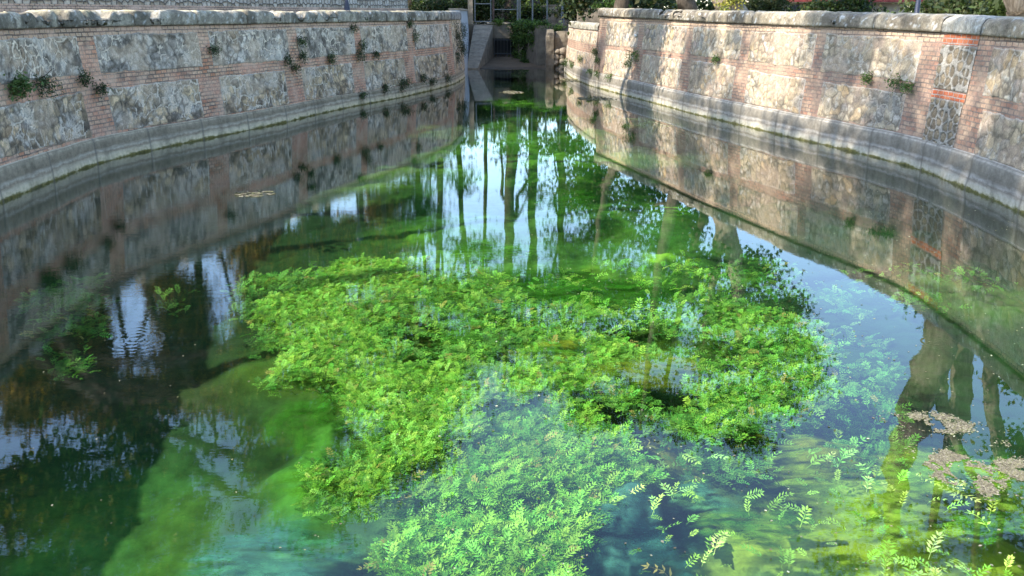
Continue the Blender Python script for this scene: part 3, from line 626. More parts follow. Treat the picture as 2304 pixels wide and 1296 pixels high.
_cl = [
 [(-15.73, 25.63, 8.40, 0.85, 0.79, 0.73), (-15.64, 25.37, 7.10, 0.69, 0.78, 0.87), (-15.84, 25.89, 9.93, 0.73, 0.66, 0.59)],
 [(-14.98, 27.01, 8.35, 0.89, 0.87, 0.85), (-15.07, 27.31, 9.94, 0.91, 0.81, 0.70), (-14.92, 26.72, 6.99, 0.65, 0.59, 0.53)],
 [(-14.58, 28.16, 9.64, 0.70, 0.75, 0.80), (-14.59, 28.56, 11.21, 0.96, 0.72, 0.49), (-14.43, 27.92, 7.74, 0.42, 0.61, 0.80)],
 [(-13.24, 31.28, 11.56, 0.96, 0.92, 0.89), (-13.80, 30.13, 11.40, 0.84, 0.76, 0.69), (-13.02, 31.38, 10.10, 0.86, 0.83, 0.80)],
 [(-12.81, 31.48, 8.68, 0.60, 0.84, 1.08), (-12.42, 32.10, 7.80, 0.52, 0.62, 0.73), (-12.90, 30.88, 7.07, 0.49, 0.47, 0.44)],
 [(-12.50, 32.74, 11.43, 1.08, 1.06, 1.03), (-12.02, 34.12, 13.25, 0.95, 0.77, 0.58), (-12.43, 32.52, 9.80, 0.62, 0.73, 0.83)],
 [(-11.45, 35.10, 12.22, 1.16, 1.18, 1.20), (-11.28, 35.10, 10.37, 0.86, 0.93, 1.00), (-10.95, 35.49, 8.69, 0.66, 0.94, 1.21)],
 [(-10.67, 36.70, 11.81, 0.90, 1.03, 1.15), (-10.39, 36.98, 10.00, 0.90, 0.98, 1.05), (-10.48, 36.42, 7.97, 0.87, 0.95, 1.04), (-10.96, 35.10, 6.82, 0.74, 0.67, 0.60)],
 [(-9.66, 38.77, 10.82, 1.05, 1.30, 1.55), (-9.63, 38.46, 8.56, 0.92, 1.12, 1.32), (-10.04, 37.27, 7.10, 0.78, 0.71, 0.64), (-9.65, 39.08, 12.74, 0.85, 0.93, 1.00)],
 [(-8.75, 40.74, 10.12, 1.09, 1.24, 1.39), (-8.64, 40.74, 8.32, 0.97, 1.06, 1.16), (-8.72, 41.09, 12.09, 1.00, 1.09, 1.17)],
 [(-7.66, 43.33, 10.44, 0.92, 1.08, 1.23), (-7.56, 43.33, 8.54, 0.80, 1.02, 1.23), (-7.59, 43.73, 12.53, 1.06, 1.15, 1.25)],
 [(-6.62, 45.84, 10.68, 1.09, 1.14, 1.18), (-6.53, 45.84, 8.68, 0.72, 0.88, 1.05), (-6.35, 46.74, 13.56, 1.26, 1.43, 1.60)]]
for k, ((px, Y, _, w), (x, y, z)) in enumerate(zip(_lb, _pos)):
    Y = y
    rg_ = random.Random(k * 3 + 1); dx = rg_.uniform(-.5, .5) - (1.6 if k == 3 else 0) * -1
    bx = x - (.9 if k == 3 else dx * .4)
    hz = max(c[2] for c in _cl[k]) + 1.0
    tr = [(bx, y, 2., .13 * w), (x, y, z, .12 * w), (x + dx * .6, y + .2, (z + hz) / 2 + .5, .09 * w), (x + dx, y + .3, hz + .6, .03)]
    tr2 = [(x, y, max(2.6, z - .3), .07 * w), (x - .5 - dx * .5, y + .2, (z + hz) / 2 + .2, .05 * w), (x - 1.0 - dx, y, hz + .2, .02)]
    tree('slim_tree', _lab[k], 'tree', [tr, tr2], _cl[k], 5200, .13 + .002 * Y, BROWN, seed=20 + k, group=LB, spread=.33, shell=.1, twigs=9)
_b = [(-19.28, 33.44, 10.93, 1.01, 1.00, 0.99), (-19.95, 32.89, 12.28, 1.10, 1.08, 1.07), (-18.25, 34.46, 9.34, 0.84, 0.83, 0.82), (-19.03, 33.44, 9.38, 0.90, 0.90, 0.90)]
_g = (-18.90, 33.54, 9.03)
tree('thicket_tree', 'rusty leaved thicket tree, nearest of the dense row far behind the cobbled wall', 'tree', [[(_g[0] - .4, _g[1], 1.9, .15), (_g[0], _g[1], _g[2], .11), (_g[0] + .3, _g[1], max(c[2] for c in _b) + .4, .03)], [(_g[0] + .2, _g[1] + .3, 2.2, .10), (_g[0] + 1.6, _g[1] + .3, _g[2] + 1, .07), (_g[0] + 2.2, _g[1], max(c[2] for c in _b), .02)]], _b, 8000, .20, BROWN, seed=170, group=LB, spread=.42, shell=.1, twigs=10)
_b = [(-18.30, 34.76, 11.26, 0.95, 0.94, 0.93), (-17.77, 35.16, 9.58, 0.53, 0.53, 0.52), (-17.31, 36.59, 13.94, 0.81, 0.80, 0.79), (-16.67, 37.60, 14.62, 1.05, 1.03, 1.01), (-18.08, 35.56, 13.91, 0.79, 0.78, 0.77), (-16.07, 37.41, 8.67, 0.50, 0.49, 0.49), (-17.32, 35.56, 8.52, 0.47, 0.47, 0.47)]
_g = (-17.17, 36.05, 9.89)
tree('thicket_tree', 'brown leaved thicket tree, second of the dense row behind the cobbled wall', 'tree', [[(_g[0] - .4, _g[1], 1.9, .15), (_g[0], _g[1], _g[2], .11), (_g[0] + .3, _g[1], max(c[2] for c in _b) + .4, .03)], [(_g[0] + .2, _g[1] + .3, 2.2, .10), (_g[0] + 1.6, _g[1] + .3, _g[2] + 1, .07), (_g[0] + 2.2, _g[1], max(c[2] for c in _b), .02)]], _b, 8000, .20, BROWN, seed=171, group=LB, spread=.42, shell=.1, twigs=10)
_b = [(-15.64, 38.38, 10.47, 0.83, 0.83, 0.83), (-15.43, 38.48, 9.21, 0.66, 0.66, 0.66), (-15.14, 39.31, 11.46, 0.85, 0.85, 0.85), (-15.37, 39.31, 13.52, 1.08, 1.07, 1.05), (-13.66, 41.24, 8.68, 0.65, 0.66, 0.66), (-13.93, 41.60, 13.96, 1.02, 1.01, 1.00), (-14.84, 40.41, 15.42, 1.01, 0.99, 0.97), (-15.73, 39.10, 15.54, 0.98, 0.96, 0.94)]
_g = (-14.87, 39.68, 11.14)
tree('thicket_tree', 'dense brown tree behind the forked one', 'tree', [[(_g[0] - .4, _g[1], 1.9, .15), (_g[0], _g[1], _g[2], .11), (_g[0] + .3, _g[1], max(c[2] for c in _b) + .4, .03)], [(_g[0] + .2, _g[1] + .3, 2.2, .10), (_g[0] + 1.6, _g[1] + .3, _g[2] + 1, .07), (_g[0] + 2.2, _g[1], max(c[2] for c in _b), .02)]], _b, 8000, .20, BROWN, seed=172, group=LB, spread=.42, shell=.1, twigs=10)
_b = [(-13.23, 42.10, 9.61, 0.85, 0.86, 0.86), (-13.07, 42.75, 12.19, 1.04, 1.03, 1.02), (-12.56, 43.15, 8.96, 0.91, 0.92, 0.93), (-12.07, 44.27, 10.72, 1.18, 1.18, 1.19), (-11.76, 44.56, 8.85, 0.94, 0.95, 0.97), (-10.65, 46.73, 9.91, 1.11, 1.11, 1.12), (-10.97, 46.40, 12.14, 1.24, 1.24, 1.24), (-12.68, 43.70, 14.28, 1.19, 1.18, 1.17), (-13.17, 43.15, 16.11, 1.07, 1.05, 1.03), (-13.89, 42.10, 16.93, 0.94, 0.93, 0.91)]
_g = (-12.48, 43.81, 12.56)
tree('thicket_tree', 'dense brown tree far behind the lamp post side of the cobbled wall', 'tree', [[(_g[0] - .4, _g[1], 1.9, .15), (_g[0], _g[1], _g[2], .11), (_g[0] + .3, _g[1], max(c[2] for c in _b) + .4, .03)], [(_g[0] + .2, _g[1] + .3, 2.2, .10), (_g[0] + 1.6, _g[1] + .3, _g[2] + 1, .07), (_g[0] + 2.2, _g[1], max(c[2] for c in _b), .02)]], _b, 8000, .20, BROWN, seed=173, group=LB, spread=.42, shell=.1, twigs=10)
_b = [(-9.64, 48.81, 11.54, 1.30, 1.30, 1.31), (-9.52, 48.81, 9.41, 1.02, 1.04, 1.06), (-8.21, 51.55, 11.19, 1.22, 1.23, 1.23), (-8.11, 51.55, 8.97, 0.94, 0.95, 0.97), (-7.24, 53.28, 8.51, 0.77, 0.78, 0.79), (-6.90, 54.21, 11.31, 1.00, 1.01, 1.02), (-7.23, 53.74, 14.15, 1.44, 1.44, 1.44)]
_g = (-8.37, 51.59, 15.23)
tree('thicket_tree', 'dense brown tree farthest toward the culvert behind the cobbled wall', 'tree', [[(_g[0] - .4, _g[1], 1.9, .15), (_g[0], _g[1], _g[2], .11), (_g[0] + .3, _g[1], max(c[2] for c in _b) + .4, .03)], [(_g[0] + .2, _g[1] + .3, 2.2, .10), (_g[0] + 1.6, _g[1] + .3, _g[2] + 1, .07), (_g[0] + 2.2, _g[1], max(c[2] for c in _b), .02)]], _b, 15000, .22, BROWN, seed=174, group=LB, spread=.42, shell=.1, twigs=10)
# high open trees behind the camera's left: they dapple the sunlit wall
for k, (x, y, lab) in enumerate([(-11.5, 4.5, 'tall open crowned tree beside the near end of the shaded wall'), (-12.5, 9.0, 'tall open crowned tree just before the dense dark green one'), (-12.8, 15.5, 'tall open crowned tree rising behind the slim brown row'), (-17.2, 25.0, 'tall open crowned tree rising behind the middle of the shaded wall')]):
    hh = (4.0, 3.5, 1.5, 2.5)[k]; cl = [(x + dx, y + dy, z + hh, r, r, r * .8) for dx, dy, z, r in ((1.2, 0, 13.2, 1.5), (-.8, 1.2, 14.6, 1.3), (2.4, 1.6, 14.8, 1.2), (.6, -1.6, 15.6, 1.3), (1.6, 2.8, 12.4, 1.0), (0, 0, 17.2, 1.4), (2.2, -1.2, 16.8, 1.1))]
    tree('tall_tree', lab, 'tree', [[(x, y, 1.9, .2), (x + .1, y, 6, .16), (x + .5, y + .1, 11 + hh, .11), (x + .6, y, 16 + hh, .04)]], cl, (11000, 10000, 7000, 6500)[k], .16, GREEN, seed=60 + k, group=LB, spread=.34, shell=.2, twigs=5)
tree('tall_tree', 'added dense dark tree behind the far end of the cobbled wall, shading the culvert', 'tree', [[(-12.5, 41, 1.9, .25), (-12.3, 41, 6, .2), (-11.8, 41.2, 11, .1), (-11.6, 41.2, 13.5, .04)]], [(-11.5, 41, 8.5, 2.2, 1.8, 1.6), (-12.2, 42.5, 11, 2, 2, 1.6), (-10.6, 40, 10.5, 1.6, 1.6, 1.4), (-9.8, 42.5, 7.6, 1.3, 1.4, 1.2), (-11.5, 39, 12.8, 1.8, 1.8, 1.3)], 12000, .2, DARK, seed=77, group=LB, spread=.4, shell=.1)  # tree added so that its crown keeps the culvert end in shade
# beyond the culvert
_fx = [(945, 54, .14), (990, 52, .16), (1040, 54, .15), (1092, 58, .12), (1147, 52, .30), (1200, 53, .26), (1262, 55, .22)]
_fp = [(-5.84, 54.00, 10.09), (-4.40, 52.00, 9.63), (-3.16, 54.00, 10.09), (-1.82, 58.00, 11.03), (-0.14, 52.00, 9.63), (1.33, 53.00, 9.86), (3.16, 55.00, 10.33)]
_fc = [[(-6.40, 54.00, 14.23, 1.30, 1.42, 1.54), (-5.65, 54.00, 17.92, 2.06, 2.11, 2.15), (-6.32, 54.00, 7.81, 0.89, 1.22, 1.54), (-6.85, 54.00, 10.67, 1.27, 1.41, 1.54), (-5.53, 54.00, 9.23, 0.67, 1.11, 1.54), (-8.17, 54.00, 8.66, 1.26, 1.40, 1.54), (-8.92, 54.00, 6.69, 1.25, 1.08, 0.92), (-6.95, 54.00, 5.86, 1.38, 1.07, 0.77), (-4.89, 54.00, 6.41, 1.11, 1.01, 0.92), (-3.62, 54.00, 5.04, 1.10, 0.89, 0.68)], [(-4.24, 52.00, 14.19, 1.67, 1.58, 1.48), (-4.05, 52.00, 18.38, 2.28, 2.03, 1.78), (-5.10, 52.00, 10.19, 0.60, 0.89, 1.19)], [(-2.96, 54.00, 15.45, 1.74, 1.64, 1.54), (-2.12, 54.00, 18.55, 2.07, 1.96, 1.85), (-3.19, 54.00, 11.84, 0.57, 0.67, 0.77), (-3.25, 54.00, 7.25, 0.44, 0.99, 1.54), (-1.77, 54.00, 11.84, 0.68, 0.71, 0.74)], [(-1.61, 58.00, 15.47, 1.55, 1.44, 1.32), (-1.32, 58.00, 18.43, 1.89, 1.60, 1.32)],
       [(0.22, 52.00, 13.90, 1.95, 1.71, 1.48), (0.79, 52.00, 17.17, 2.27, 2.02, 1.78), (0.80, 52.00, 19.93, 2.01, 1.60, 1.19), (-0.05, 52.00, 11.31, 0.66, 0.63, 0.59), (-0.05, 52.00, 5.02, 0.58, 0.88, 1.19), (1.29, 52.00, 7.43, 0.38, 1.08, 1.78), (1.40, 52.00, 4.76, 0.69, 0.73, 0.77), (-0.84, 52.00, 3.97, 1.32, 0.84, 0.36)], [(2.50, 53.00, 14.51, 1.99, 1.82, 1.66), (3.41, 53.00, 17.85, 2.31, 2.06, 1.81), (3.75, 53.00, 20.36, 2.34, 1.85, 1.36)], [(5.27, 55.00, 16.09, 2.37, 2.13, 1.88), (6.57, 55.00, 19.59, 2.41, 2.15, 1.88), (4.00, 55.00, 12.11, 1.31, 1.75, 2.19), (3.51, 55.00, 8.87, 0.63, 1.25, 1.88), (2.60, 55.00, 5.46, 0.78, 1.18, 1.57), (2.54, 55.00, 11.51, 0.58, 0.92, 1.25)]]
_fl = ['slim tall tree, first from the left beyond the metal gate', 'slim tall tree behind the gate post', 'slim tall tree behind the metal gate', 'thinnest tall tree beyond the grey wall', 'thickest tall tree straight behind the culvert', 'thick tall tree next to the thickest one beyond the culvert', 'tall tree beyond the right end of the fence']
for k, ((px, Y, w), (x, y, z)) in enumerate(zip(_fx, _fp)):
    hz = max(c[2] for c in _fc[k]) + .8; dx = random.Random(k).uniform(-.5, .5)
    tree('tall_tree', _fl[k], 'tree', [[(x - dx * .5, y, 2, w * 1.1), (x, y, z, w), (x + dx, y, (z + hz) / 2, w * .7), (x + dx * 1.4, y, hz, .05)], [(x, y, z + 1, w * .5), (x - dx * 2 - .5, y + .5, (z + hz) / 2 + 1, w * .35), (x - dx * 2 - 1, y, hz, .04)]],
         _fc[k], 12000 if k == 0 else 7500, .25, DARK, seed=80 + k, group=FB, spread=.6, shell=.1, twigs=6)
# right bank, far: evergreen masses down to the wall
_rt = [((4.32, 36, 2, .24), [(3.49, 38.00, 4.76, 1.18, 1.45, 1.73), (4.54, 38.00, 6.77, 1.39, 1.35, 1.30), (3.40, 38.00, 8.85, 1.62, 1.57, 1.52), (2.67, 38.00, 3.00, 0.43, 0.75, 1.08)], 'evergreen tree with bare flared foot behind the far part of the sunlit wall'),
       ((6.10, 32, 2, .26), [(5.07, 34.00, 4.35, 1.06, 1.21, 1.36), (6.22, 34.00, 6.16, 1.25, 1.21, 1.16), (4.87, 34.00, 8.22, 1.64, 1.50, 1.36), (4.68, 36.00, 11.54, 1.77, 1.60, 1.44), (5.98, 36.00, 14.11, 2.21, 1.62, 1.03)], 'evergreen tree with rounded pale foot behind the sunlit wall'),
       ((8.6, 36, 2, .22), [(7.70, 38.00, 6.36, 0.99, 1.04, 1.08), (7.47, 38.00, 9.27, 1.42, 1.36, 1.30), (6.79, 38.00, 11.87, 1.45, 1.37, 1.30), (4.00, 38.00, 15.73, 1.92, 1.45, 0.97), (8.24, 38.00, 15.50, 1.91, 1.50, 1.08)], 'evergreen tree standing behind the two with pale feet')]
for k, (b, cl, lab) in enumerate(_rt):
    top = max(c[2] for c in cl); mx = sum(c[0] for c in cl) / len(cl)
    tree('evergreen_tree', lab, 'tree', [[(b[0], b[1], b[2], b[3] * 1.3), (b[0], b[1], 3.5, b[3]), ((b[0] + mx) / 2, b[1] + .6, top * .5, b[3] * .7), (mx, b[1] + 1, top, .06)]], cl, 12500, .19, DARK, bark='bark_mid', seed=120 + k, group=RB, spread=.42, shell=.1)
tree('broadleaf_tree', 'round crowned tree with ivied trunk behind the middle of the sunlit wall', 'tree', [[(6.95, 29.5, 2., .46), (7.1, 29.6, 3.4, .40), (8.2, 30.4, 6.5, .28), (8.9, 31, 10.5, .12), (8.9, 31, 13, .05)], [(7.4, 29.8, 4.2, .2), (7.4, 31, 8, .12), (7.2, 31, 11.5, .05)]],
     [(6.81, 30.00, 6.13, 0.88, 0.82, 0.77), (8.87, 31.00, 6.59, 1.32, 1.10, 0.88), (8.16, 31.00, 8.15, 1.59, 1.32, 1.06), (10.00, 31.00, 8.15, 1.25, 1.11, 0.97), (7.61, 31.00, 9.95, 1.27, 1.12, 0.97), (9.48, 31.00, 9.95, 1.70, 1.38, 1.06), (10.81, 31.00, 9.59, 0.93, 0.91, 0.88), (8.43, 31.00, 11.81, 1.38, 1.13, 0.88), (10.14, 31.00, 11.62, 1.38, 1.13, 0.88), (9.25, 31.00, 13.34, 1.23, 0.97, 0.71), (7.12, 31.00, 12.95, 1.05, 0.83, 0.62), (11.36, 31.00, 10.87, 0.60, 0.65, 0.71)],
     21000, .17, DARK + [(.10, .06, .03)], bark='bark_plane', seed=140, group=RB, spread=.36, shell=.15, twigs=5)
iv = empty('ivy', (6.95, 29.1, 2.0), 'yellow green ivy climbing the thick trunk behind the sunlit wall', 'ivy')
leaf_cloud([(6.95, 29.15, 2.75, .48, .3, .5), (7.0, 29.2, 3.6, .45, .3, .5)], .10, 1500, .09, np.random.default_rng(8), [(.30, .30, .05), (.20, .24, .04), (.38, .33, .08)], 'ivy_leaves', iv)
# right bank, near: three plane trunks
tree('plane_tree', 'thick leaning plane trunk, nearest tree behind the sunlit wall', 'tree', [[(9.9, 17, 1.9, .42), (9.45, 17, 2.8, .37), (8.90, 17.00, 4.03, 0.36), (8.78, 17.00, 4.93, 0.34), (8.50, 17.00, 5.97, 0.30), (8.41, 17.00, 7.49, 0.20), (8.60, 17.00, 9.73, 0.09)], [(8.83, 17.00, 4.63, 0.16), (9.49, 16.80, 6.19, 0.10), (10.08, 16.60, 7.25, 0.07), (10.15, 16.40, 9.23, 0.05)]],
     [(7.99, 17.00, 8.05, 0.69, 0.54, 0.39), (9.14, 17.00, 9.19, 0.81, 0.64, 0.48), (7.54, 17.00, 9.31, 0.81, 0.60, 0.39), (8.65, 17.40, 3.38, 0.15, 0.19, 0.24), (10.80, 17.00, 10.75, 1.24, 1.01, 0.78)], 2600, .12, GREEN, bark='bark_plane', seed=150, group='plane trees behind the near end of the sunlit wall', spread=.32, shell=.1, twigs=5)
tree('plane_tree', 'upright plane trunk beside the leaning one', 'tree', [[(10.3, 18, 1.9, .33), (10.1, 18, 2.9, .3), (10.00, 18.00, 4.73, 0.24), (10.10, 18.00, 5.59, 0.23), (10.16, 18.00, 6.47, 0.20), (9.94, 18.00, 8.07, 0.10), (9.97, 18.00, 10.45, 0.06)]],
     [(11.46, 18.00, 8.43, 0.63, 0.52, 0.41), (10.40, 18.00, 9.03, 0.63, 0.47, 0.31), (10.45, 18.00, 11.53, 1.31, 0.96, 0.62)], 1500, .12, GREEN, bark='bark_plane', seed=151, group='plane trees behind the near end of the sunlit wall', spread=.32, shell=.1, twigs=5)
tree('plane_tree', 'slimmer third plane trunk behind the near end of the sunlit wall', 'tree', [[(11.3, 19, 1.9, .24), (11.1, 19, 3.0, .22), (11.29, 19.00, 5.81, 0.18), (11.64, 19.00, 6.97, 0.16), (12.16, 19.00, 8.66, 0.09), (12.32, 19.00, 11.09, 0.05)]],
     [(11.85, 19.00, 5.70, 0.47, 0.43, 0.38), (12.38, 19.00, 7.56, 0.65, 0.54, 0.43), (12.60, 19.00, 10.70, 0.90, 0.72, 0.54), (11.78, 19.00, 4.69, 0.52, 0.42, 0.32)], 3400, .13, GREEN, bark='bark_plane', seed=152, group='plane trees behind the near end of the sunlit wall', spread=.3, shell=.1, twigs=5)

# ---------------------------------------------------------------- ground, mud, pool bed, water
def ground_side(P, sg, name):
    S = np.linspace(P.a0 + .1, P.a1 - .1, 160); p = P.pos(S, 0 * S + 2, -.30); o = np.argsort(p[:, 1]); p = p[o]
    cols = [0, .6, 1.6, 3.5, 8, 20, 60, 220]; V = []
    for c in cols:
        q = p.copy(); q[:, 0] += sg * c; q[:, 2] = 1.95 + (vn(q[:, 0] * .7, q[:, 1] * .7, 3) - .5) * .12; V.append(q)
    V = np.stack(V, 1); return V, p
for P, sg, nm in ((PL, -1, 'ground'), (PR, 1, 'ground')):
    V, p = ground_side(P, sg, nm)
    o = mesh_obj('ground', V.reshape(-1, 3), grid_faces(V.shape[0], V.shape[1]), M['ground']); tag(o, kind='structure')
gx = np.linspace(-220, 220, 40); gy = np.linspace(48.3, 320, 30); gx = np.sign(gx) * np.abs(gx) ** 1.0
GX, GY = np.meshgrid(gx, gy, indexing='ij'); o = mesh_obj('ground', np.stack([GX, GY, 1.96 + 0 * GX], -1).reshape(-1, 3), grid_faces(40, 30), M['ground']); tag(o, kind='structure')
sv, sf = boxes([(-220, 220, -220, -3.1, 1.4, 1.95), (-220, 220, -3.5, -3.05, -2.2, 1.9)]); o = mesh_obj('ground', sv, sf, M['ground']); tag(o, kind='structure')

BL = [ # X, Y, rx, ry, colour, strength, height; dark left and teal tones carry tree shade, sky reflection
 (*(-1.43, 8.18, 0.89, 1.45), (0.083, 0.156, 0.018), 1., .6), (*(-0.58, 6.86, 0.87, 0.57), (0.083, 0.156, 0.018), 1., .6), (*(-0.84, 5.94, 0.40, 0.90), (0.083, 0.156, 0.018), 1., .6), (*(0.08, 5.00, 0.55, 0.83), (0.041, 0.101, 0.031), 1., .6),
 (*(0.72, 9.03, 1.60, 1.41), (0.055, 0.133, 0.014), 1., .45), (*(-0.82, 7.81, 0.55, 0.84), (0.138, 0.281, 0.018), 1., .55), (*(-0.17, 9.68, 0.62, 0.70), (0.123, 0.234, 0.018), .8, .5), (*(0.97, 6.25, 0.60, 0.48), (0.125, 0.156, 0.018), 1, .6), (*(0.11, 7.26, 0.56, 0.63), (0.138, 0.250, 0.018), .8, .5),
 (*(-1.53, 6.02, 0.25, 0.84), (.05, .15, .02), 1, .5), (*(-1.23, 4.89, 0.31, 0.32), (0.123, 0.257, 0.026), 1, .5), (*(-1.47, 4.54, 0.72, 0.66), (.05, .17, .135), 1, -.4), (*(-0.75, 4.32, 0.51, 0.21), (0.083, 0.218, 0.123), .9, .0), (*(0.79, 4.89, 0.37, 0.69), (.055, .20, .17), 1, -.4), (*(0.07, 4.28, 0.66, 0.25), (.05, .20, .15), .9, -.2),
 (*(1.43, 5.34, 0.18, 0.37), (0.028, 0.125, 0.121), .9, -.2), (*(1.86, 4.94, 0.63, 0.60), (0.225, 0.281, 0.026), 1, .35), (*(2.73, 4.69, 0.63, 0.70), (0.225, 0.281, 0.026), 1, .45), (*(2.03, 4.28, 0.38, 0.30), (0.138, 0.265, 0.088), .7, .1), (*(1.28, 4.45, 0.31, 0.27), (0.165, 0.234, 0.053), .8, .2), (*(1.43, 4.41, 0.16, 0.27), (0.028, 0.125, 0.132), .9, -.3),
 (*(2.79, 5.66, 0.13, 0.27), (0.094, 0.117, 0.026), .6, .3), (*(-2.13, 19.70, 1.00, 1.19), (0.162, 0.203, 0.035), .8, .5), (*(0.38, 27.15, 1.50, 3.22), (0.110, 0.172, 0.026), .8, .5), (*(-1.72, 22.30, 0.68, 1.01), (0.156, 0.195, 0.035), .6, .5), (*(1.67, 13.48, 1.26, 2.66), (0.041, 0.101, 0.018), 1, .4), (*(2.15, 11.78, 0.31, 0.30), (0.220, 0.359, 0.026), 1, .55), (*(-0.15, 13.48, 0.98, 3.02), (0.055, 0.109, 0.018), 1, .3),
 (*(-2.73, 17.62, 0.63, 0.75), (0.187, 0.234, 0.035), .8, .5), (*(3.35, 22.13, 1.24, 0.99), (0.169, 0.211, 0.053), 1, .5), (*(5.91, 10.43, 0.66, 1.22), (0.070, 0.117, 0.022), .8, .4), (*(2.24, 7.47, 0.82, 1.35), (0.070, 0.109, 0.035), .9, .35), (*(-2.64, 4.94, 0.95, 1.05), (.028, .080, .018), 1, -.3), (*(-3.68, 7.93, 0.99, 1.11), (0.025, 0.031, 0.018), .8, -.2), (*(3.06, 7.47, 0.53, 1.59), (0.011, 0.023, 0.033), 1, -.3), (*(-4.15, 15.71, 2.43, 2.64), (0.028, 0.039, 0.022), .7, 0)]
def bed_fields(X, Y):
    wx = X + (fbm(X * 1.1, Y * 1.1, 5, 4) - .5) * 1.1; wy = Y + (fbm(X * 1.1 + 30, Y * 1.1, 6, 4) - .5) * 1.1 * (1 + Y * .06)
    c = np.zeros(X.shape + (3,)) + np.array((.012, .032, .010)); z = np.full(X.shape, -.95)
    ctr = np.exp(-((X - .2 - .02 * Y) / (2.6 - .02 * Y)) ** 4) * sm(7.5, 9, Y) * (1 - sm(26, 33, Y)); mo_ = fbm(X * 1.3, Y * .55, 71, 5); c = mix(c, (.05, .125, .014), ctr * .9); c = mix(c, (.16, .28, .03), ctr * sm(.50, .68, mo_) * .9); z = z + ctr * (.15 + .2 * (mo_ - .4))
    for (bx, by, rx, ry, cc, st, h) in BL:
        w = np.exp(-((wx - bx) / rx) ** 2 * .9 - ((wy - by) / ry) ** 2 * .9) ; w = sm(.0, 1., w) * st
        c = mix(c, cc, w); z = z * (1 - w) + (-.95 + h * .28) * w
    return c, z
xs = np.linspace(-8, 8, 400); ys = np.concatenate([np.linspace(-3.3, 12, 400), np.linspace(12.1, 46, 190)])
X, Y = np.meshgrid(xs, ys, indexing='ij'); c, z = bed_fields(X, Y)
fl = fbm(X * 2.2, Y * 2.2 + (fbm(X * 2, Y * 2, 8, 3) - .5) * 3, 9, 5); fz = fbm(X * 9, Y * 7 + (fbm(X * 5, Y * 5, 88, 3) - .5) * 3, 89, 4); c = c * (.35 + .9 * fl + .5 * (fz - .1))[..., None]
yl = sm(.55, .75, fbm(X * .9, Y * .9, 12, 4)); c = c * mix((1, 1, 1), (1.35, 1.1, .8), yl)
z = z + (fl - .5) * .16 + (fbm(X * .6, Y * .6, 19, 3) - .5) * .12
mt = sm(33, 44, Y + (fbm(X * .8, Y * .5, 2, 3) - .5) * 5); c = mix(c, (.12, .085, .055), mt); z = z * (1 - mt) + (-.12 + (Y - 44) * .02) * mt
z = np.minimum(z, -.06)
bed = mesh_obj('pool_bed', np.stack([X, Y, z], -1).reshape(-1, 3), grid_faces(len(xs), len(ys)), M['bed'], colr=c.reshape(-1, 3), smooth=True); tag(bed, kind='structure')
xs = np.linspace(-3, 4.2, 90); ys = np.linspace(40, 49, 100); X, Y = np.meshgrid(xs, ys, indexing='ij')
z = (Y - 43.1) * .068 + (fbm(X * .7, Y * .7, 31, 4) - .5) * .10 + .02 * (np.abs(X) > 1.5)
c = mix((.17, .12, .075), (.10, .075, .05), fbm(X * 2, Y * 2, 33, 4)); c = mix(c, (.07, .055, .04), sm(.06, .0, z))
tag(mesh_obj('mud_bank', np.stack([X, Y, z], -1).reshape(-1, 3), grid_faces(90, 100), M['mud'], colr=c.reshape(-1, 3), smooth=True), kind='structure')
# water body: surface, sides and underside closed (the sides lie inside the banks)
wv, wf = boxes([(-7.9, 7.9, -3.2, 47.9, -2.4, 0)])
wo = mesh_obj('water', wv, wf, M['water']); tag(wo, kind='structure')

# floating algae clouds and added teal haze: soft sheets below the surface
def algae_mat():
    m, nt, b, out = mat('algae_haze_veil'); a = N(nt, 'ShaderNodeVertexColor', layer_name='Col'); p = geo_pos(nt)
    n = noise(nt, mapping(nt, p, (1, 1.6, 1)), 9, 8, .7); c = mixc(nt, 1.0, a.outputs[0], ramp(nt, n, [(.3, (.7, .7, .7)), (.7, (1.3, 1.3, 1.3))]), 'MULTIPLY')
    nt.links.new(c, b.inputs['Base Color']); b.inputs['Roughness'].default_value = 1; b.inputs['Specular IOR Level'].default_value = 0
    al = N_math(nt, 'MULTIPLY', a.outputs[1], N_math(nt, 'ADD', n, .45)); t = N(nt, 'ShaderNodeBsdfTransparent'); x = N(nt, 'ShaderNodeMixShader')
    tl = N(nt, 'ShaderNodeBsdfTranslucent'); nt.links.new(c, tl.inputs[0]); y = N(nt, 'ShaderNodeMixShader'); y.inputs[0].default_value = .35; nt.links.new(b.outputs[0], y.inputs[1]); nt.links.new(tl.outputs[0], y.inputs[2])
    nt.links.new(al, x.inputs[0]); nt.links.new(t.outputs[0], x.inputs[1]); nt.links.new(y.outputs[0], x.inputs[2]); nt.links.new(x.outputs[0], out.inputs[0]); return m
M['veil'] = algae_mat()
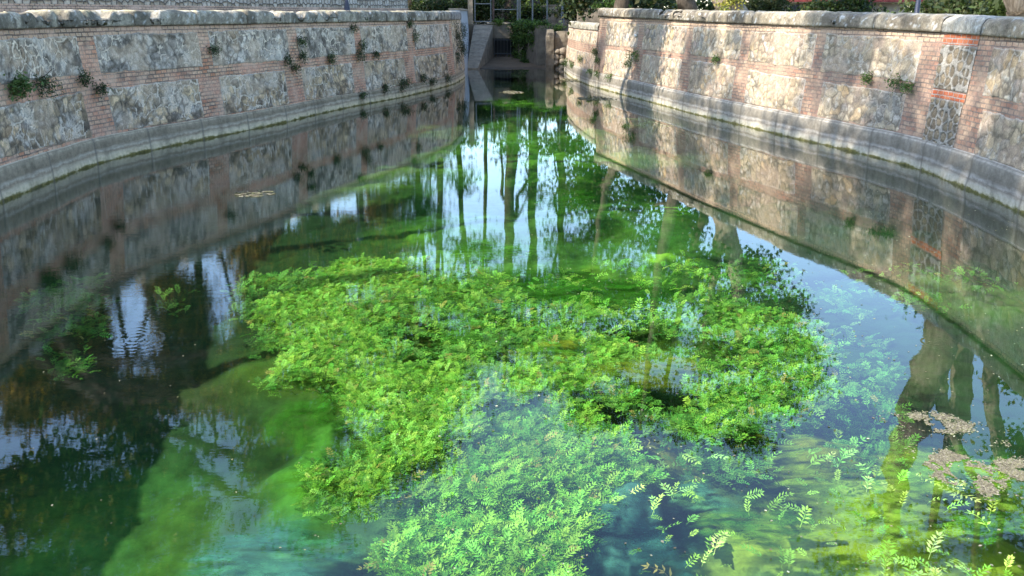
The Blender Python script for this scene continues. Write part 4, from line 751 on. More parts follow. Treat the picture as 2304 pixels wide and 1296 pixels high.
def veil(cx, cy, rx, ry, zc, c1, c2, seed, dens=.9, layers=3):
    V = []; C = []; F = []; n0 = 0; nx, ny = 120, 120
    for L in range(layers):
        U, W_ = np.meshgrid(np.linspace(-1.35, 1.35, nx), np.linspace(-1.35, 1.35, ny), indexing='ij'); X = cx + U * rx; Y = cy + W_ * ry
        d = np.hypot(U, W_) + (fbm(U * 1.6 + 9, W_ * 2.2, seed, 5) - .5) * 2.0 + L * .10
        fila = fbm(U * 3 + (fbm(U * 2, W_ * 2, seed + 4, 3) - .5) * 4, W_ * 7, seed + L * 3, 5)
        a = (1 - sm(.35, 1.0, d)) * dens * sm(.28, .62, fila); a = a * (1 - sm(.85, 1.3, np.hypot(U, W_)))
        z = zc + L * .045 + (fbm(X * 2.5, Y * 2.5, seed + 7, 4) - .5) * .10 - .03 * d
        c = mix(c1, c2, sm(.3, .7, fbm(X * 2.6, Y * 2.6, seed + 12 + L, 4)))
        V.append(np.stack([X, Y, np.minimum(z, -.03)], -1).reshape(-1, 3)); C.append(np.concatenate([c, np.clip(a, 0, 1)[..., None]], -1).reshape(-1, 4)); F.append(grid_faces(nx, ny) + n0); n0 += nx * ny
    C = np.concatenate(C); o = mesh_obj('algae_haze_cloud', np.concatenate(V), np.concatenate(F), M['veil'], smooth=True)
    at = o.data.color_attributes.new('Col', 'FLOAT_COLOR', 'POINT'); at.data.foreach_set('color', C.astype(np.float32).ravel())
    return tag(o, kind='stuff')
G1, G2, G3, OL, YG = (.05, .16, .018), (.10, .29, .025), (.15, .38, .04), (.16, .19, .015), (.26, .42, .03)
VE = [(*(0.59, 4.64, 0.30, 0.53), -.42, (.08, .22, .16), (.05, .17, .13), 37), (*(0.78, 4.64, 0.41, 0.53), -.62, (.045, .16, .12), (.03, .12, .10), 31), (*(-1.38, 4.41, 0.57, 0.40), -.6, (.05, .17, .12), (.06, .20, .10), 32), (*(1.18, 5.00, 0.32, 0.33), -.5, (.06, .19, .12), (.12, .28, .06), 33), (*(2.19, 4.69, 0.60, 0.44), -.42, (.18, .32, .04), (.30, .42, .05), 34), (*(3.00, 4.94, 0.40, 0.49), -.4, (.16, .30, .04), (.26, .38, .05), 35), (*(-0.96, 7.93, 0.39, 0.55), -.22, G1, G3, 1), (*(-0.44, 7.15, 0.43, 0.41), -.2, G1, G2, 2), (*(-0.34, 8.73, 0.66, 0.58), -.25, G1, G3, 3), (*(0.72, 9.03, 1.26, 1.09), -.45, (.03, .15, .01), G1, 4), (*(1.01, 6.25, 0.46, 0.32), -.12, OL, (.12, .26, .02), 5), (*(0.44, 6.68, 0.33, 0.27), -.15, OL, G2, 6),  # first, teal sheets: added milky haze that lightens the shadowed gaps
      (*(-1.58, 6.10, 0.31, 0.70), -.4, (.04, .16, .015), G1, 7), (*(-1.24, 4.94, 0.26, 0.32), -.35, G1, G2, 8), (*(1.93, 5.16, 0.45, 0.35), -.3, OL, YG, 9), (*(2.67, 4.84, 0.51, 0.36), -.25, G2, YG, 10), (*(1.46, 4.54, 0.40, 0.23), -.45, G1, YG, 12), (*(2.68, 4.32, 0.41, 0.21), -.3, G2, (.30, .45, .05), 13),
      (*(-1.58, 20.38, 0.93, 1.84), -.12, (.06, .15, .02), (.16, .26, .05), 14, .6), (*(0.38, 26.79, 1.21, 2.40), -.1, G1, G3, 15), (*(2.15, 11.78, 0.37, 0.35), -.12, G2, G3, 16), (*(3.35, 22.13, 1.01, 0.99), -.1, G1, YG, 17), (*(0.69, 13.48, 0.84, 1.63), -.4, (.03, .14, .01), G1, 18), (*(-0.29, 10.43, 0.61, 0.48), -.3, G1, G2, 19)]
for v in VE: veil(*v)

# water plants: pinnate fronds
def frond_template(npair, curl, seed):
    rg = np.random.default_rng(seed); V = []
    def arc(t): return np.array([t, 0, curl * (t - t * t * 1.1)])
    for k in range(npair):
        t = .22 + .70 * k / (npair - 1); base = arc(t); ln = (.30 - .12 * abs(t - .45)) * (.85 + .3 * rg.random()); w = .105
        for sd_ in (-1, 1):
            a = R(58 + rg.uniform(-12, 12)); d = np.array([math.cos(a), sd_ * math.sin(a), rg.uniform(-.1, .25)]); q = np.array([-d[1] * sd_, d[0] * sd_, 0]) * sd_
            V += [base, base + d * ln * .45 + np.array([w * .5, -.0, .02]) , base + d * ln, base + d * ln * .45 - np.array([w * .5, 0, -.02])]
    e = arc(.92); V += [e, e + np.array([.12, .055, .01]), e + np.array([.27, 0, -.02]), e + np.array([.12, -.055, .01])]
    V += [np.array([0, .008, 0]), arc(.5) + [0, .008, 0], arc(.5) - [0, .008, 0], np.array([0, -.008, 0])]
    V += [arc(.5) + [0, .008, 0], arc(.95), arc(.95), arc(.5) - [0, .008, 0]]
    V = np.array(V); V[-7:-5, 2] += 0
    return V
TPL = [frond_template(n, c, s) for n, c, s in ((5, .5, 1), (6, .35, 2), (6, .7, 3), (7, .25, 4), (4, .6, 5))]
def inpoly(x, y, poly):
    ins = np.zeros(len(x), bool); n = len(poly)
    for k in range(n):
        x1, y1 = poly[k]; x2, y2 = poly[(k + 1) % n]
        cnd = ((y1 > y) != (y2 > y)) & (x < (x2 - x1) * (y - y1) / (y2 - y1 + 1e-12) + x1); ins ^= cnd
    return ins
def fronds(name, poly, n, size, zb, zr, cols, seed, yaw=(1.3, 1.2), wob_=.35, patch=None, up=(.16, .26)):
    rg = np.random.default_rng(seed); P_ = np.array(poly); lo = P_.min(0) - .4; hi = P_.max(0) + .4
    x = rg.uniform(lo[0], hi[0], n * 6); y = rg.uniform(lo[1], hi[1], n * 6)
    qx = x + (fbm(x * 2.2, y * 2.2, seed, 3) - .5) * wob_ * 2; qy = y + (fbm(x * 2.2 + 9, y * 2.2, seed + 2, 3) - .5) * wob_ * 2
    k = inpoly(qx, qy, poly)
    if patch: k &= rg.random(len(x)) < sm(patch[0], patch[1], fbm(x * patch[2], y * patch[2], seed + 5, 4))
    x = x[k][:n]; y = y[k][:n]; m = len(x)
    hl = fbm(x * 1.6, y * 1.6, seed + 8, 4); z = zb + (hl - .5) * zr * 2 + rg.normal(size=m) * .02; z = np.minimum(z, -.05)
    s = size * (.6 + .75 * rg.random(m)); ya = rg.normal(size=m) * yaw[1] + yaw[0] + (fbm(x * 1.2, y * 1.2, seed + 15, 3) - .5) * 2
    pi = -(rg.normal(size=m) * up[1] + up[0]); ro = rg.normal(size=m) * .35
    C = np.array(cols); tone = np.clip(fbm(x * 6, y * 6, seed + 31, 4) * 1.2 - .05 + rg.normal(size=m) * .25, 0, .999); ci = tone * (len(C) - 1); i0 = ci.astype(int); c = C[i0] * (1 - (ci - i0))[:, None] + C[i0 + 1] * (ci - i0)[:, None]
    c = c * (.65 + .6 * rg.random(m))[:, None]; c *= 1.12; c[:, 0] *= .65 + .6 * rg.random(m); od = rg.random(m); c[od < .02] = (.30, .26, .06); c[od > .97] *= .45; VV = []; CC = []
    for t in range(len(TPL)):
        sel = np.arange(m) % len(TPL) == t; T = TPL[t]
        v = rot_pts(T, ya[sel], -pi[sel] * 1., ro[sel]) * s[sel][:, None, None] + np.stack([x, y, z], -1)[sel][:, None, :]
        v[..., 2] = np.minimum(v[..., 2], -.025); VV.append(v.reshape(-1, 3)); CC.append(np.repeat(c[sel], len(T), 0))
    V = np.concatenate(VV); o = mesh_obj(name, V, np.arange(len(V)).reshape(-1, 4), M['wleaf'], colr=np.concatenate(CC))
    return tag(o, kind='stuff')
A = [(-2.02, 9.47), (-1.3, 9.71), (-0.79, 8.88), (-1.1, 8.14), (-1.28, 7.27), (-1.09, 6.56), (-0.7, 6.29), (-0.18, 6.38), (0.11, 7.16), (0.74, 7.27), (0.93, 6.85), (0.94, 6.38), (0.5, 6.12), (0.36, 5.96), (0.13, 5.96), (-0.11, 5.96), (-0.33, 5.81), (-0.4, 4.95), (-0.69, 4.73), (-0.84, 4.48), (-0.92, 4.48), (-1.16, 4.63), (-1.07, 5.19), (-1.24, 5.96), (-1.57, 6.29), (-2.01, 6.25), (-1.92, 6.85), (-2.3, 8.0)]
FILL = [(-0.71, 6.38), (0.34, 6.29), (0.59, 5.96), (0.82, 5.45), (0.63, 4.79), (-0.4, 4.53), (-0.77, 4.58), (-0.6, 5.25)]
AB = [(-0.37, 5.96), (-0.07, 6.04), (0.31, 5.73), (0.71, 5.52), (0.8, 5.25), (0.64, 4.9), (0.67, 4.68), (0.43, 4.43), (0.41, 3.82), (0.21, 3.46), (-0.34, 3.7), (-0.62, 4.16), (-0.6, 4.43), (-0.82, 4.53), (-0.69, 4.79), (-0.43, 4.9)]
AR = [(0.74, 7.27), (1.2, 7.44), (1.96, 8.14), (2.58, 8.0), (2.62, 6.85), (2.38, 5.96), (2.03, 5.59), (1.62, 5.19), (1.19, 5.13), (0.92, 5.45), (0.82, 5.96), (0.83, 6.65)]
B = [(-1.43, 8.28), (-0.75, 9.21), (-0.25, 8.88), (0.12, 8.0), (0.81, 7.5), (0.1, 6.56), (-0.54, 6.38), (-1.1, 6.65)]
C = [(1.66, 9.56), (2.99, 10.35), (3.31, 8.88), (3.49, 8.0), (2.82, 5.96), (2.47, 5.25), (2.06, 5.19), (2.69, 6.85), (2.36, 8.0), (1.5, 8.0)]
D = [(0.84, 4.9), (1.63, 5.25), (2.33, 4.79), (2.7, 4.43), (2.84, 4.21), (2.43, 3.46), (0.52, 3.46)]
E = [(-4.64, 7.87), (-3.94, 8.0), (-3.43, 6.95), (-3.8, 6.56)]
F_ = [(-2.9, 8.88), (-2.29, 9.56), (-2.17, 8.0), (-2.07, 6.85), (-2.34, 7.27)]
G_ = [(-3.65, 8.42), (-3.31, 8.49), (-3.21, 8.14), (-3.44, 8.07)]
H_ = [(3.81, 10.35), (5.1, 10.79), (6.27, 10.35), (5.44, 8.88), (4.02, 8.88)]
I_ = [(-5.28, 8.72), (-4.91, 9.21), (-4.63, 9.56), (-4.1, 8.28), (-4.71, 8.0)]
K_ = [(-0.87, 9.56), (2.11, 9.75), (1.93, 8.0), (0.79, 7.38), (-0.01, 8.0)]
DEEP = [(3.01, 8.0), (3.36, 7.27), (2.82, 5.59), (3.12, 5.25), (2.75, 4.79), (1.96, 4.9)]
LIME = [(.05, .14, .015), (.10, .25, .02), (.17, .36, .03), (.23, .44, .05), (.30, .50, .08)]
MIDG = [(.03, .09, .012), (.06, .17, .018), (.10, .25, .03), (.15, .34, .05)]
YEL = [(.14, .34, .03), (.26, .50, .05), (.42, .62, .12), (.52, .66, .22)]
fronds('water_plants', A, 34000, .072, -.20, .05, LIME, 11)
fronds('water_plants', A, 10000, .085, -.30, .05, MIDG, 12)
fronds('water_plants', AB, 11000, .105, -.40, .07, LIME[:4] + [(.26, .56, .08)], 24)
fronds('water_plants', FILL, 6500, .098, -.30, .06, LIME[:4], 27)
fronds('water_plants', AR, 6500, .095, -.24, .06, MIDG + LIME[2:4], 25, patch=(.33, .58, 1.7))
fronds('water_plants', AR, 2600, .10, -.40, .08, MIDG, 26, patch=(.33, .58, 1.7))
fronds('water_plants', B, 3600, .10, -.18, .08, MIDG + LIME[2:4], 13, patch=(.28, .5, 1.5))
fronds('water_plants', C, 1900, .105, -.32, .06, MIDG, 14, patch=(.42, .62, 1.6))
fronds('water_plants', D, 75, .13, -.10, .06, YEL, 15, patch=(.42, .62, 2.6), up=(.6, .3))
fronds('water_plants', D, 90, .10, -.35, .08, LIME[1:], 16)
fronds('water_plants', E, 420, .095, -.35, .05, MIDG[:3], 17, patch=(.35, .6, 1.6)); fronds('water_plants', F_, 900, .12, -.28, .08, MIDG, 18, patch=(.35, .55, 1.6)); fronds('water_plants', G_, 110, .12, -.25, .05, MIDG, 19, patch=(.35, .55, 1.6))
fronds('water_plants', H_, 260, .12, -.6, .08, MIDG, 20, patch=(.46, .66, 1.1)); fronds('water_plants', I_, 420, .14, -.38, .08, MIDG[:3], 21, patch=(.35, .6, 1.4))
fronds('water_plants', K_, 520, .12, -.22, .08, LIME, 22, patch=(.52, .7, 1.4)); fronds('water_plants', DEEP, 700, .11, -.6, .1, MIDG, 23, patch=(.4, .6, 1.2))

# floating debris
def flecks(pts, size, cols, seed, lab=None, z=.004):
    rg = np.random.default_rng(seed); n = len(pts); s = size * (.5 + rg.random(n)); V = rot_pts(LEAF * np.array([1, 1.2, .3]), rg.random(n) * 6.28, rg.normal(size=n) * .1, rg.normal(size=n) * .1) * s[:, None, None]
    V = V + np.concatenate([pts, np.full((n, 1), z)], 1)[:, None, :]; V[..., 2] = np.maximum(V[..., 2], .0015); C = np.array(cols)[rg.integers(0, len(cols), n)] * (.6 + .8 * rg.random(n))[:, None]
    return tag(mesh_obj('floating_debris', V.reshape(-1, 3), np.arange(n * 4).reshape(-1, 4), M['leaf'], colr=np.repeat(C, 4, 0)), kind='stuff')
TAN = [(.30, .265, .19), (.21, .18, .12), (.38, .34, .25), (.12, .10, .07), (.27, .26, .13)]
def mat_pts(cx, cy, rx, ry, n, seed, hole=0., thr=.42):
    rg = np.random.default_rng(seed); u = rg.uniform(-1.2, 1.2, (n * 8, 2)); x = cx + u[:, 0] * rx; y = cy + u[:, 1] * ry
    r = np.hypot(u[:, 0], u[:, 1]) + (fbm(x * 5, y * 5, seed, 4) - .5) * .9; k = (r < 1) & (r > hole) & (rg.random(len(r)) < sm(thr - .02, thr + .16, fbm(x * 13, y * 13, seed + 3, 4)) * sm(1.0, .6, r)); return np.stack([x, y], -1)[k][:n]
flecks(mat_pts(*(2.56, 4.43, 0.22, 0.26), 6500, 1, .22, .37), .014, TAN, 1); flecks(mat_pts(*(2.90, 4.48, 0.13, 0.18), 2400, 2, 0, .37), .014, TAN, 2); flecks(mat_pts(*(2.71, 5.08, 0.24, 0.20), 2000, 3, .2, .42), .014, TAN, 3)
flecks(mat_pts(*(-3.73, 12.51, 0.34, 0.26), 500, 4, 0, .5), .035, TAN, 4); flecks(mat_pts(*(0.00, 29.81, 0.36, 0.70), 500, 5, 0), .09, TAN, 5); flecks(mat_pts(*(2.59, 27.55, 0.72, 0.75), 700, 6, 0, .5), .09, TAN, 6); flecks(mat_pts(*(2.44, 35.59, 0.53, 1.48), 500, 7, 0, .5), .10, TAN, 7)
flecks(mat_pts(*(2.73, 4.72, 0.46, 0.63), 700, 12, 0, .52), .013, TAN, 12)
rg = np.random.default_rng(3); u = rg.random((5200, 2)); sx = -2.5 + u[:, 0] * 9; sy = 3.5 + u[:, 1] ** 1.3 * 26; k = rg.random(5200) < sm(.42, .62, fbm(sx * .35, sy * .22, 4, 3)) * .75 * sm(-2.5, 1.5, sx); flecks(np.stack([sx, sy], -1)[k], .016, TAN + [(.5, .5, .35)], 8)
rg = np.random.default_rng(5); k = 700; flecks(np.stack([rg.uniform(-5, 5, k), rg.uniform(3.5, 22, k)], -1), .013, TAN, 9)

# plants growing out of the walls
def wall_plant(P, s, z, w, h, seed, label, cols, grassy=False, off=.12):
    c = P.pos(np.array([s]), np.array([z]), off)[0]; rg = np.random.default_rng(seed)
    t = empty('wall_plant', tuple(P.pos(np.array([s]), np.array([z]), .0)[0]), label, 'plant', 'plants growing out of the pool walls')
    w = max(w * .95, .055); h = max(h * 1.15, .06)
    leaf_cloud([(c[0], c[1], c[2], w, w * .8, h), (c[0], c[1], c[2] - h * .5, w * .6, w * .6, h * .6)], .05 + .12 * w, int(240 + 9000 * w * h), .036 if not grassy else .06, rg, cols, 'leaves', t, droop=.15, shell=.1)
    a = np.array(P.pos(np.array([s]), np.array([z - .02]), -.03)[0]); parts = [limb(a, c + rg.normal(size=3) * np.array([w, w, h]) * .7, .008, .003, rg, 5) for _ in range(4)]
    V, F = merge(parts); mesh_obj('stems', V, F, M['bark_dark'], t)
PD = [(.05, .09, .035), (.035, .06, .028), (.09, .14, .05), (.07, .10, .05), (.12, .12, .07)]; PLt = [(.12, .19, .06), (.09, .15, .05), (.17, .23, .09)]
LL = [(1.05, 1.54, 0.19, 0.13), (1.88, 1.51, 0.18, 0.18), (3.27, 1.5, 0.11, 0.12), (3.7, 1.27, 0.06, 0.08), (7.22, 1.86, 0.08, 0.11), (10.12, 1.49, 0.11, 0.14), (10.98, 1.91, 0.11, 0.14), (10.96, 1.54, 0.09, 0.16), (12.48, 1.44, 0.14, 0.18), (10.43, 1.27, 0.05, 0.07), (13.99, 2.17, 0.1, 0.1), (14.18, 1.46, 0.13, 0.17), (14.38, 1.73, 0.1, 0.18), (15.1, 1.42, 0.1, 0.09), (17.74, 2.23, 0.09, 0.13), (18.19, 1.91, 0.07, 0.23), (14.04, 0.33, 0.08, 0.1), (15.43, 0.41, 0.09, 0.11), (16.65, 0.49, 0.34, 0.25), (18.42, 0.53, 0.1, 0.18), (19.27, 0.35, 0.17, 0.12), (21.12, 0.35, 0.16, 0.13)]
LN = ['pale feathery tuft at the nearest end of the shaded wall', 'largest dark bushy plant on the shaded wall, beside the pale feathery tuft', 'dark plant at the edge of the first brick pier of the shaded wall', 'tiny dark sprig on the first brick pier below the middle band', 'small dark plant on the upper second brick pier of the shaded wall',
      'dark clump at the middle band just before the third brick pier', 'light green plant high beside the third brick pier', 'trailing plant low beside the third brick pier, above the middle band', 'bushy hanging plant on the middle band under the fourth upper panel', 'tiny sprig on the middle band at the third brick pier',
      'small tuft just under the top brick course of the fourth pier', 'dark plant hanging at the middle band of the fourth brick pier', 'upright dark plant climbing the upper fourth brick pier', 'small round tuft under the fifth upper panel', 'small tuft under the coping near the fifth pier', 'narrow trailing plant on the upper fifth brick pier',
      'small grassy tuft on the cement plinth below the fourth pier', 'small plant on the plinth before the big creeping bush', 'big creeping bush spreading over the plinth of the shaded wall', 'upright sprig just past the big creeping bush', 'low creeping plant on the plinth past the big bush', 'last low creeping plant on the plinth by the wall end']
for k, (a, lb) in enumerate(zip(LL, LN)): wall_plant(PL, *a, 30 + k, lb, PLt if k in (0,) else (PD + PLt[:1] if k in (6, 7, 12, 15, 16) else PD), grassy=(k == 0))
for k, (s, z, w, h, lb) in enumerate([(24.0, 1.75, .2, .5, 'long creeper hanging from the top of the far rubble wall'), (25.3, 1.3, .22, .45, 'creeper hanging lower on the far rubble wall near the plaster'), (23.4, 1.0, .10, .3, 'small creeper tail low beside the last brick pier'), (26.6, 1.9, .2, .35, 'creeper tuft high at the plaster edge of the far rubble wall')]):
    wall_plant(PL, s, z, w, h, 70 + k, lb, [(.05, .08, .04), (.08, .10, .06), (.03, .05, .02)])
RL = [(7.79, 1.29, 0.13, 0.22), (8.16, 1.0, 0.09, 0.11), (12.02, 1.34, 0.31, 0.17), (11.53, 1.07, 0.11, 0.11), (5.19, 0.89, 0.07, 0.12), (0.34, 0.52, 0.16, 0.24), (3.23, 0.59, 0.15, 0.15), (7.4, 0.56, 0.11, 0.08), (8.33, 0.53, 0.13, 0.08), (9.76, 0.53, 0.15, 0.08), (23.93, 1.42, 0.06, 0.07), (24.75, 1.41, 0.07, 0.05), (25.12, 1.35, 0.05, 0.05), (17.95, 1.47, 0.07, 0.07)]
RN = ['upright plant at the corner where the sunlit wall steps up', 'small plant below the one at the step corner', 'largest grassy clump on the sunlit wall', 'drooping tail of leaves below the largest grassy clump', 'tiny sprig on the low curved wall', 'pale succulent at the far tip of the low curved wall', 'pale plant near the foot of the low curved wall',
      'low tuft on the plinth at the step corner', 'second low tuft on the plinth past the step corner', 'third low tuft on the plinth past the step corner', 'bright green weed on the middle band left of the other two', 'bright green weed between the other two on the middle band', 'bright green weed nearest the repaired panel', 'tiny weed on the middle band in the centre of the sunlit wall']
for k, (a, lb) in enumerate(zip(RL, RN)): wall_plant(PR, *a, 90 + k, lb, [(.10, .17, .05), (.07, .13, .035), (.16, .22, .07)])

# ---------------------------------------------------------------- far end: culvert, ramp, fence
cu = empty('culvert_headwall', (0, 48, 0), 'grey concrete headwall with a dark barred culvert mouth', 'headwall')
v, f = boxes([(-1.15, -.985, 47.9, 48.3, -.2, 2.0), (-.985, .14, 47.9, 48.3, 1.28, 2.0), (.14, 4.4, 47.9, 48.3, -.2, 2.0), (-3, -1.15, 47.95, 48.3, -.2, 2.0)]); mesh_obj('headwall_face', v, f, M['concrete_dark'], cu)
v, f = boxes([(-1.2, .3, 47.86, 48.32, 2.003, 2.09)]); mesh_obj('headwall_cap', v, f, M['concrete'], cu)
v, f = boxes([(-.985, .14, 48.35, 52, 1.28, 1.4), (-.985, .14, 51.9, 52, -.2, 1.28), (-1.1, -.985, 48.3, 52, -.2, 1.4), (.14, .25, 48.3, 52, -.2, 1.4)]); mesh_obj('tunnel', v, f, M['iron'], cu)  # lining coloured near black to stand in for the darkness inside
bars = [(x - .016, x + .016, 47.93, 47.965, .25, 1.29) for x in np.linspace(-.93, .09, 7)] + [(-.985, .14, 47.96, 47.99, z - .02, z + .02) for z in (.5, 1.2)]
v, f = boxes(bars); mesh_obj('grate', v, f, M['bars'], cu)
rp = empty('concrete_ramp', (-1.6, 45, 0), 'sloping stepped concrete ramp climbing from the mud to the metal gate', 'ramp')
def rough_prism(name, top, zb, m, parent, n=24, amp=.03, seed=1, k2=12):
    """top: 4 corners (x,y,z) a-b (near edge) d-c (far edge)"""
    a, b, c_, d = [np.array(q, float) for q in top]; u = np.linspace(0, 1, k2)[:, None, None]; w = np.linspace(0, 1, n)[None, :, None]
    T = (a * (1 - u) + b * u) * (1 - w) + (d * (1 - u) + c_ * u) * w
    T[..., 2] += (fbm(T[..., 0] * 4, T[..., 1] * 4, seed, 4) - .5) * amp * 2
    stepz = .05 * np.abs(((np.arange(n) / 2.) % 1) - .5)[None, :]; T[..., 2] += stepz
    top_ = T.reshape(-1, 3); F = [tuple(x) for x in grid_faces(k2, n)]; V = [tuple(x) for x in top_]
    ring = [i * n for i in range(k2)] + [(k2 - 1) * n + j for j in range(1, n)] + [i * n + n - 1 for i in range(k2 - 2, -1, -1)] + [j for j in range(n - 2, 0, -1)]
    nb = len(V); V += [(V[r_][0], V[r_][1], zb) for r_ in ring]
    for q in range(len(ring)): F.append((ring[q], ring[(q + 1) % len(ring)], nb + (q + 1) % len(ring), nb + q))
    return mesh_obj(name, V, F, m, parent)
rough_prism('ramp_slab', [(-2.15, 42.6, .03), (-1.62, 42.6, .03), (-.99, 47.88, 1.95), (-2.0, 47.88, 1.95)], -.4, M['concrete'], rp, amp=.03)
ww = empty('wing_wall', (1, 46, 0), 'leaning grey concrete wing wall right of the culvert, half hidden by ivy', 'wall')
rough_prism('wing_slab', [(1.25, 44.2, 1.95), (2.0, 44.2, 1.95), (1.6, 47.85, 1.98), (.22, 47.85, 1.98)], -.3, M['concrete_dark'], ww, amp=.04, seed=4)
bt = empty('rubble_buttress', (2.1, 43, 0), 'broken stone buttress with concrete top at the foot of the wing wall', 'buttress')
def rough_box(x0, x1, y0, y1, z0, z1, amp, seed, n=14):
    U, W_ = np.meshgrid(np.linspace(0, 2 * np.pi, 48, endpoint=False), np.linspace(-1, 1, n), indexing='ij'); cu_, su_ = np.cos(U), np.sin(U); k = 1 / np.maximum(abs(cu_), abs(su_)) ** .93
    X = cu_ * k; Y = su_ * k; top = sm(.75, 1.0, W_); X = X * (1 - .25 * top); Y = Y * (1 - .25 * top); V = np.stack([(x0 + x1) / 2 + X * (x1 - x0) / 2, (y0 + y1) / 2 + Y * (y1 - y0) / 2, z0 + (W_ + 1) / 2 * (z1 - z0)], -1)
    nn = (fbm(V[..., 0] * 4, V[..., 1] * 4, seed, 4, z=V[..., 2] * 4) - .5) * amp * 2; V[..., 0] += nn * cu_; V[..., 1] += nn * su_; V[..., 2] += nn * .5
    V = V.reshape(-1, 3); F = [tuple(q) for q in grid_faces(48, n, True)] + [tuple(i * n + n - 1 for i in range(48))]; return V, F
v, f = rough_box(1.62, 2.0, 42.6, 44.15, -.3, 1.8, .06, 3); mesh_obj('buttress_post', v, f, M['concrete_dark'], bt); v, f = rough_box(2.03, 2.8, 42.85, 44.15, -.3, 1.72, .09, 5); mesh_obj('buttress_core', v, f, M['concrete_dark'], bt)
def rock(c, r, seed):
    n = 14; U, W_ = np.meshgrid(np.linspace(0, 2 * np.pi, n, endpoint=False), np.linspace(0, np.pi, 9), indexing='ij'); d = np.stack([np.cos(U) * np.sin(W_), np.sin(U) * np.sin(W_), np.cos(W_)], -1)
    s = 1 + (fbm(d[..., 0] * 1.6 + seed, d[..., 1] * 1.6, seed, 3, z=d[..., 2] * 1.6 + 5) - .5) * .9; return (np.array(c) + d * s[..., None] * np.array(r)).reshape(-1, 3), grid_faces(n, 9, True)
rg = random.Random(2); ps = []
for z in (.05, .3, .55, .78):
    for x in (1.85, 2.12, 2.4, 2.66): ps.append(rock((x + rg.uniform(-.07, .07), 42.78 + rg.uniform(-.06, .06), z + rg.uniform(-.06, .06)), (.17 * rg.uniform(.7, 1.2), .15, .15 * rg.uniform(.7, 1.2)), rg.randint(0, 99)))
v, f = merge(ps); mesh_obj('rubble_stones', v, f, M['rock'], bt, colr=np.tile((.24, .20, .15), (len(v), 1)), smooth=True)
iv = empty('ivy', (.7, 47.6, 2.0), 'dark green ivy cascading over the headwall beside the barred culvert', 'ivy')
leaf_cloud([(.25, 47.6, 1.9, .38, .25, .25), (.16, 47.6, 1.3, .16, .2, .6), (.2, 47.5, .5, .16, .2, .35), (.5, 46.9, 1.95, .45, .4, .22), (.42, 46.8, 1.35, .16, .35, .6), (.75, 46.0, 1.95, .5, .5, .25), (.68, 46.0, 1.3, .18, .4, .55), (.62, 46.2, .55, .12, .3, .4), (1.05, 45.0, 1.95, .5, .5, .22), (.98, 45.0, 1.3, .15, .35, .5), (.35, 47.3, .2, .3, .3, .15), (.75, 45.7, .15, .25, .5, .14), (1.5, 44.4, 2.0, .6, .3, .14), (2.2, 44.3, 1.85, .5, .25, .14)], .10, 17000, .09, np.random.default_rng(5), [(.05, .10, .025), (.08, .14, .03), (.13, .21, .05), (.04, .07, .02)], 'ivy_leaves', iv, shell=.1)
iv = empty('ivy', (-.9, 48, 2.1), 'small green creeper tuft at the foot of the metal gate', 'ivy')
leaf_cloud([(-.75, 47.95, 2.1, .35, .15, .14)], .08, 700, .08, np.random.default_rng(6), [(.06, .12, .02), (.09, .16, .03)], 'ivy_leaves', iv)
gt = empty('metal_gate', (-1.6, 48.15, 2.05), 'open framed galvanised metal gate above the ramp', 'gate')
v, f = boxes([(-1.98, -1.92, 48.1, 48.15, 2.1, 4.1), (-1.14, -1.09, 48.1, 48.15, 2.1, 4.1), (-1.92, -1.14, 48.1, 48.15, 2.1, 2.16), (-1.92, -1.14, 48.1, 48.15, 3.0, 3.05), (-1.92, -1.14, 48.1, 48.15, 4.04, 4.1)]); mesh_obj('gate_frame', v, f, M['metal'], gt)
pp = empty('concrete_post', (-2.25, 48, 2.0), 'square grey concrete post left of the metal gate', 'post')
v, f = boxes([(-2.32, -2.06, 47.98, 48.24, 1.8, 4.3)]); mesh_obj('shaft', v, f, M['concrete'], pp); v, f = boxes([(-2.36, -2.02, 47.94, 48.28, 4.303, 4.38)]); mesh_obj('post_cap', v, f, M['concrete'], pp)
fe = empty('metal_fence', (.8, 48.2, 2.05), 'open galvanised fence of thin posts above the ivied headwall', 'fence')
for x, w, mm in ((-.98, .05, 'rust'), (.30, .05, 'metal'), (.42, .035, 'metal'), (1.08, .04, 'metal'), (1.85, .04, 'metal'), (2.62, .035, 'metal')):
    v, f = boxes([(x - w, x + w, 48.12, 48.12 + w * 1.6, 2.0, 4.3)]); o = mesh_obj('fence_post', v, f, M[mm], fe)
    if mm == 'rust': o['label'] = 'rusty brown fence post next to the gate'
for q in ((-.93, .25, 48.14, 48.17, 2.72, 2.76), (-.93, .25, 48.14, 48.17, 4.2, 4.24), (.46, 2.58, 48.14, 48.17, 4.2, 4.24)):
    v, f = boxes([q]); mesh_obj('fence_rail', v, f, M['metal'], fe)
lp_ = tube([(2.72, 47.6, 2.0), (2.6, 47.7, 3.2), (2.15, 47.9, 4.5)], [.03, .03, .02], 8); 
o = mesh_obj('leaning_pipe', lp_[0], lp_[1], M['metal']); tag(o, 'bent grey pipe leaning on the right end of the metal fence', 'pipe')
gw = empty('boundary_wall', (.7, 53, 2), 'low grey concrete wall behind the metal fence', 'wall')
v, f = boxes([(-1.2, 3.6, 52.9, 53.15, 1.8, 2.95)]); mesh_obj('wall_face', v, f, M['concrete'], gw); v, f = boxes([(-1.24, 3.64, 52.86, 53.19, 2.953, 3.03)]); mesh_obj('wall_cap', v, f, M['concrete'], gw)
rw = empty('low_grey_wall', (4.4, 46, 2), 'short grey wall between the fence and the start of the tall sunlit wall', 'wall')
v, f = boxes([(3.25, 6.4, 45.4, 45.65, 1.6, 2.72)]); mesh_obj('wall_face', v, f, M['concrete'], rw); v, f = boxes([(3.2, 6.45, 45.36, 45.69, 2.723, 2.79)]); mesh_obj('wall_cap', v, f, M['concrete'], rw)
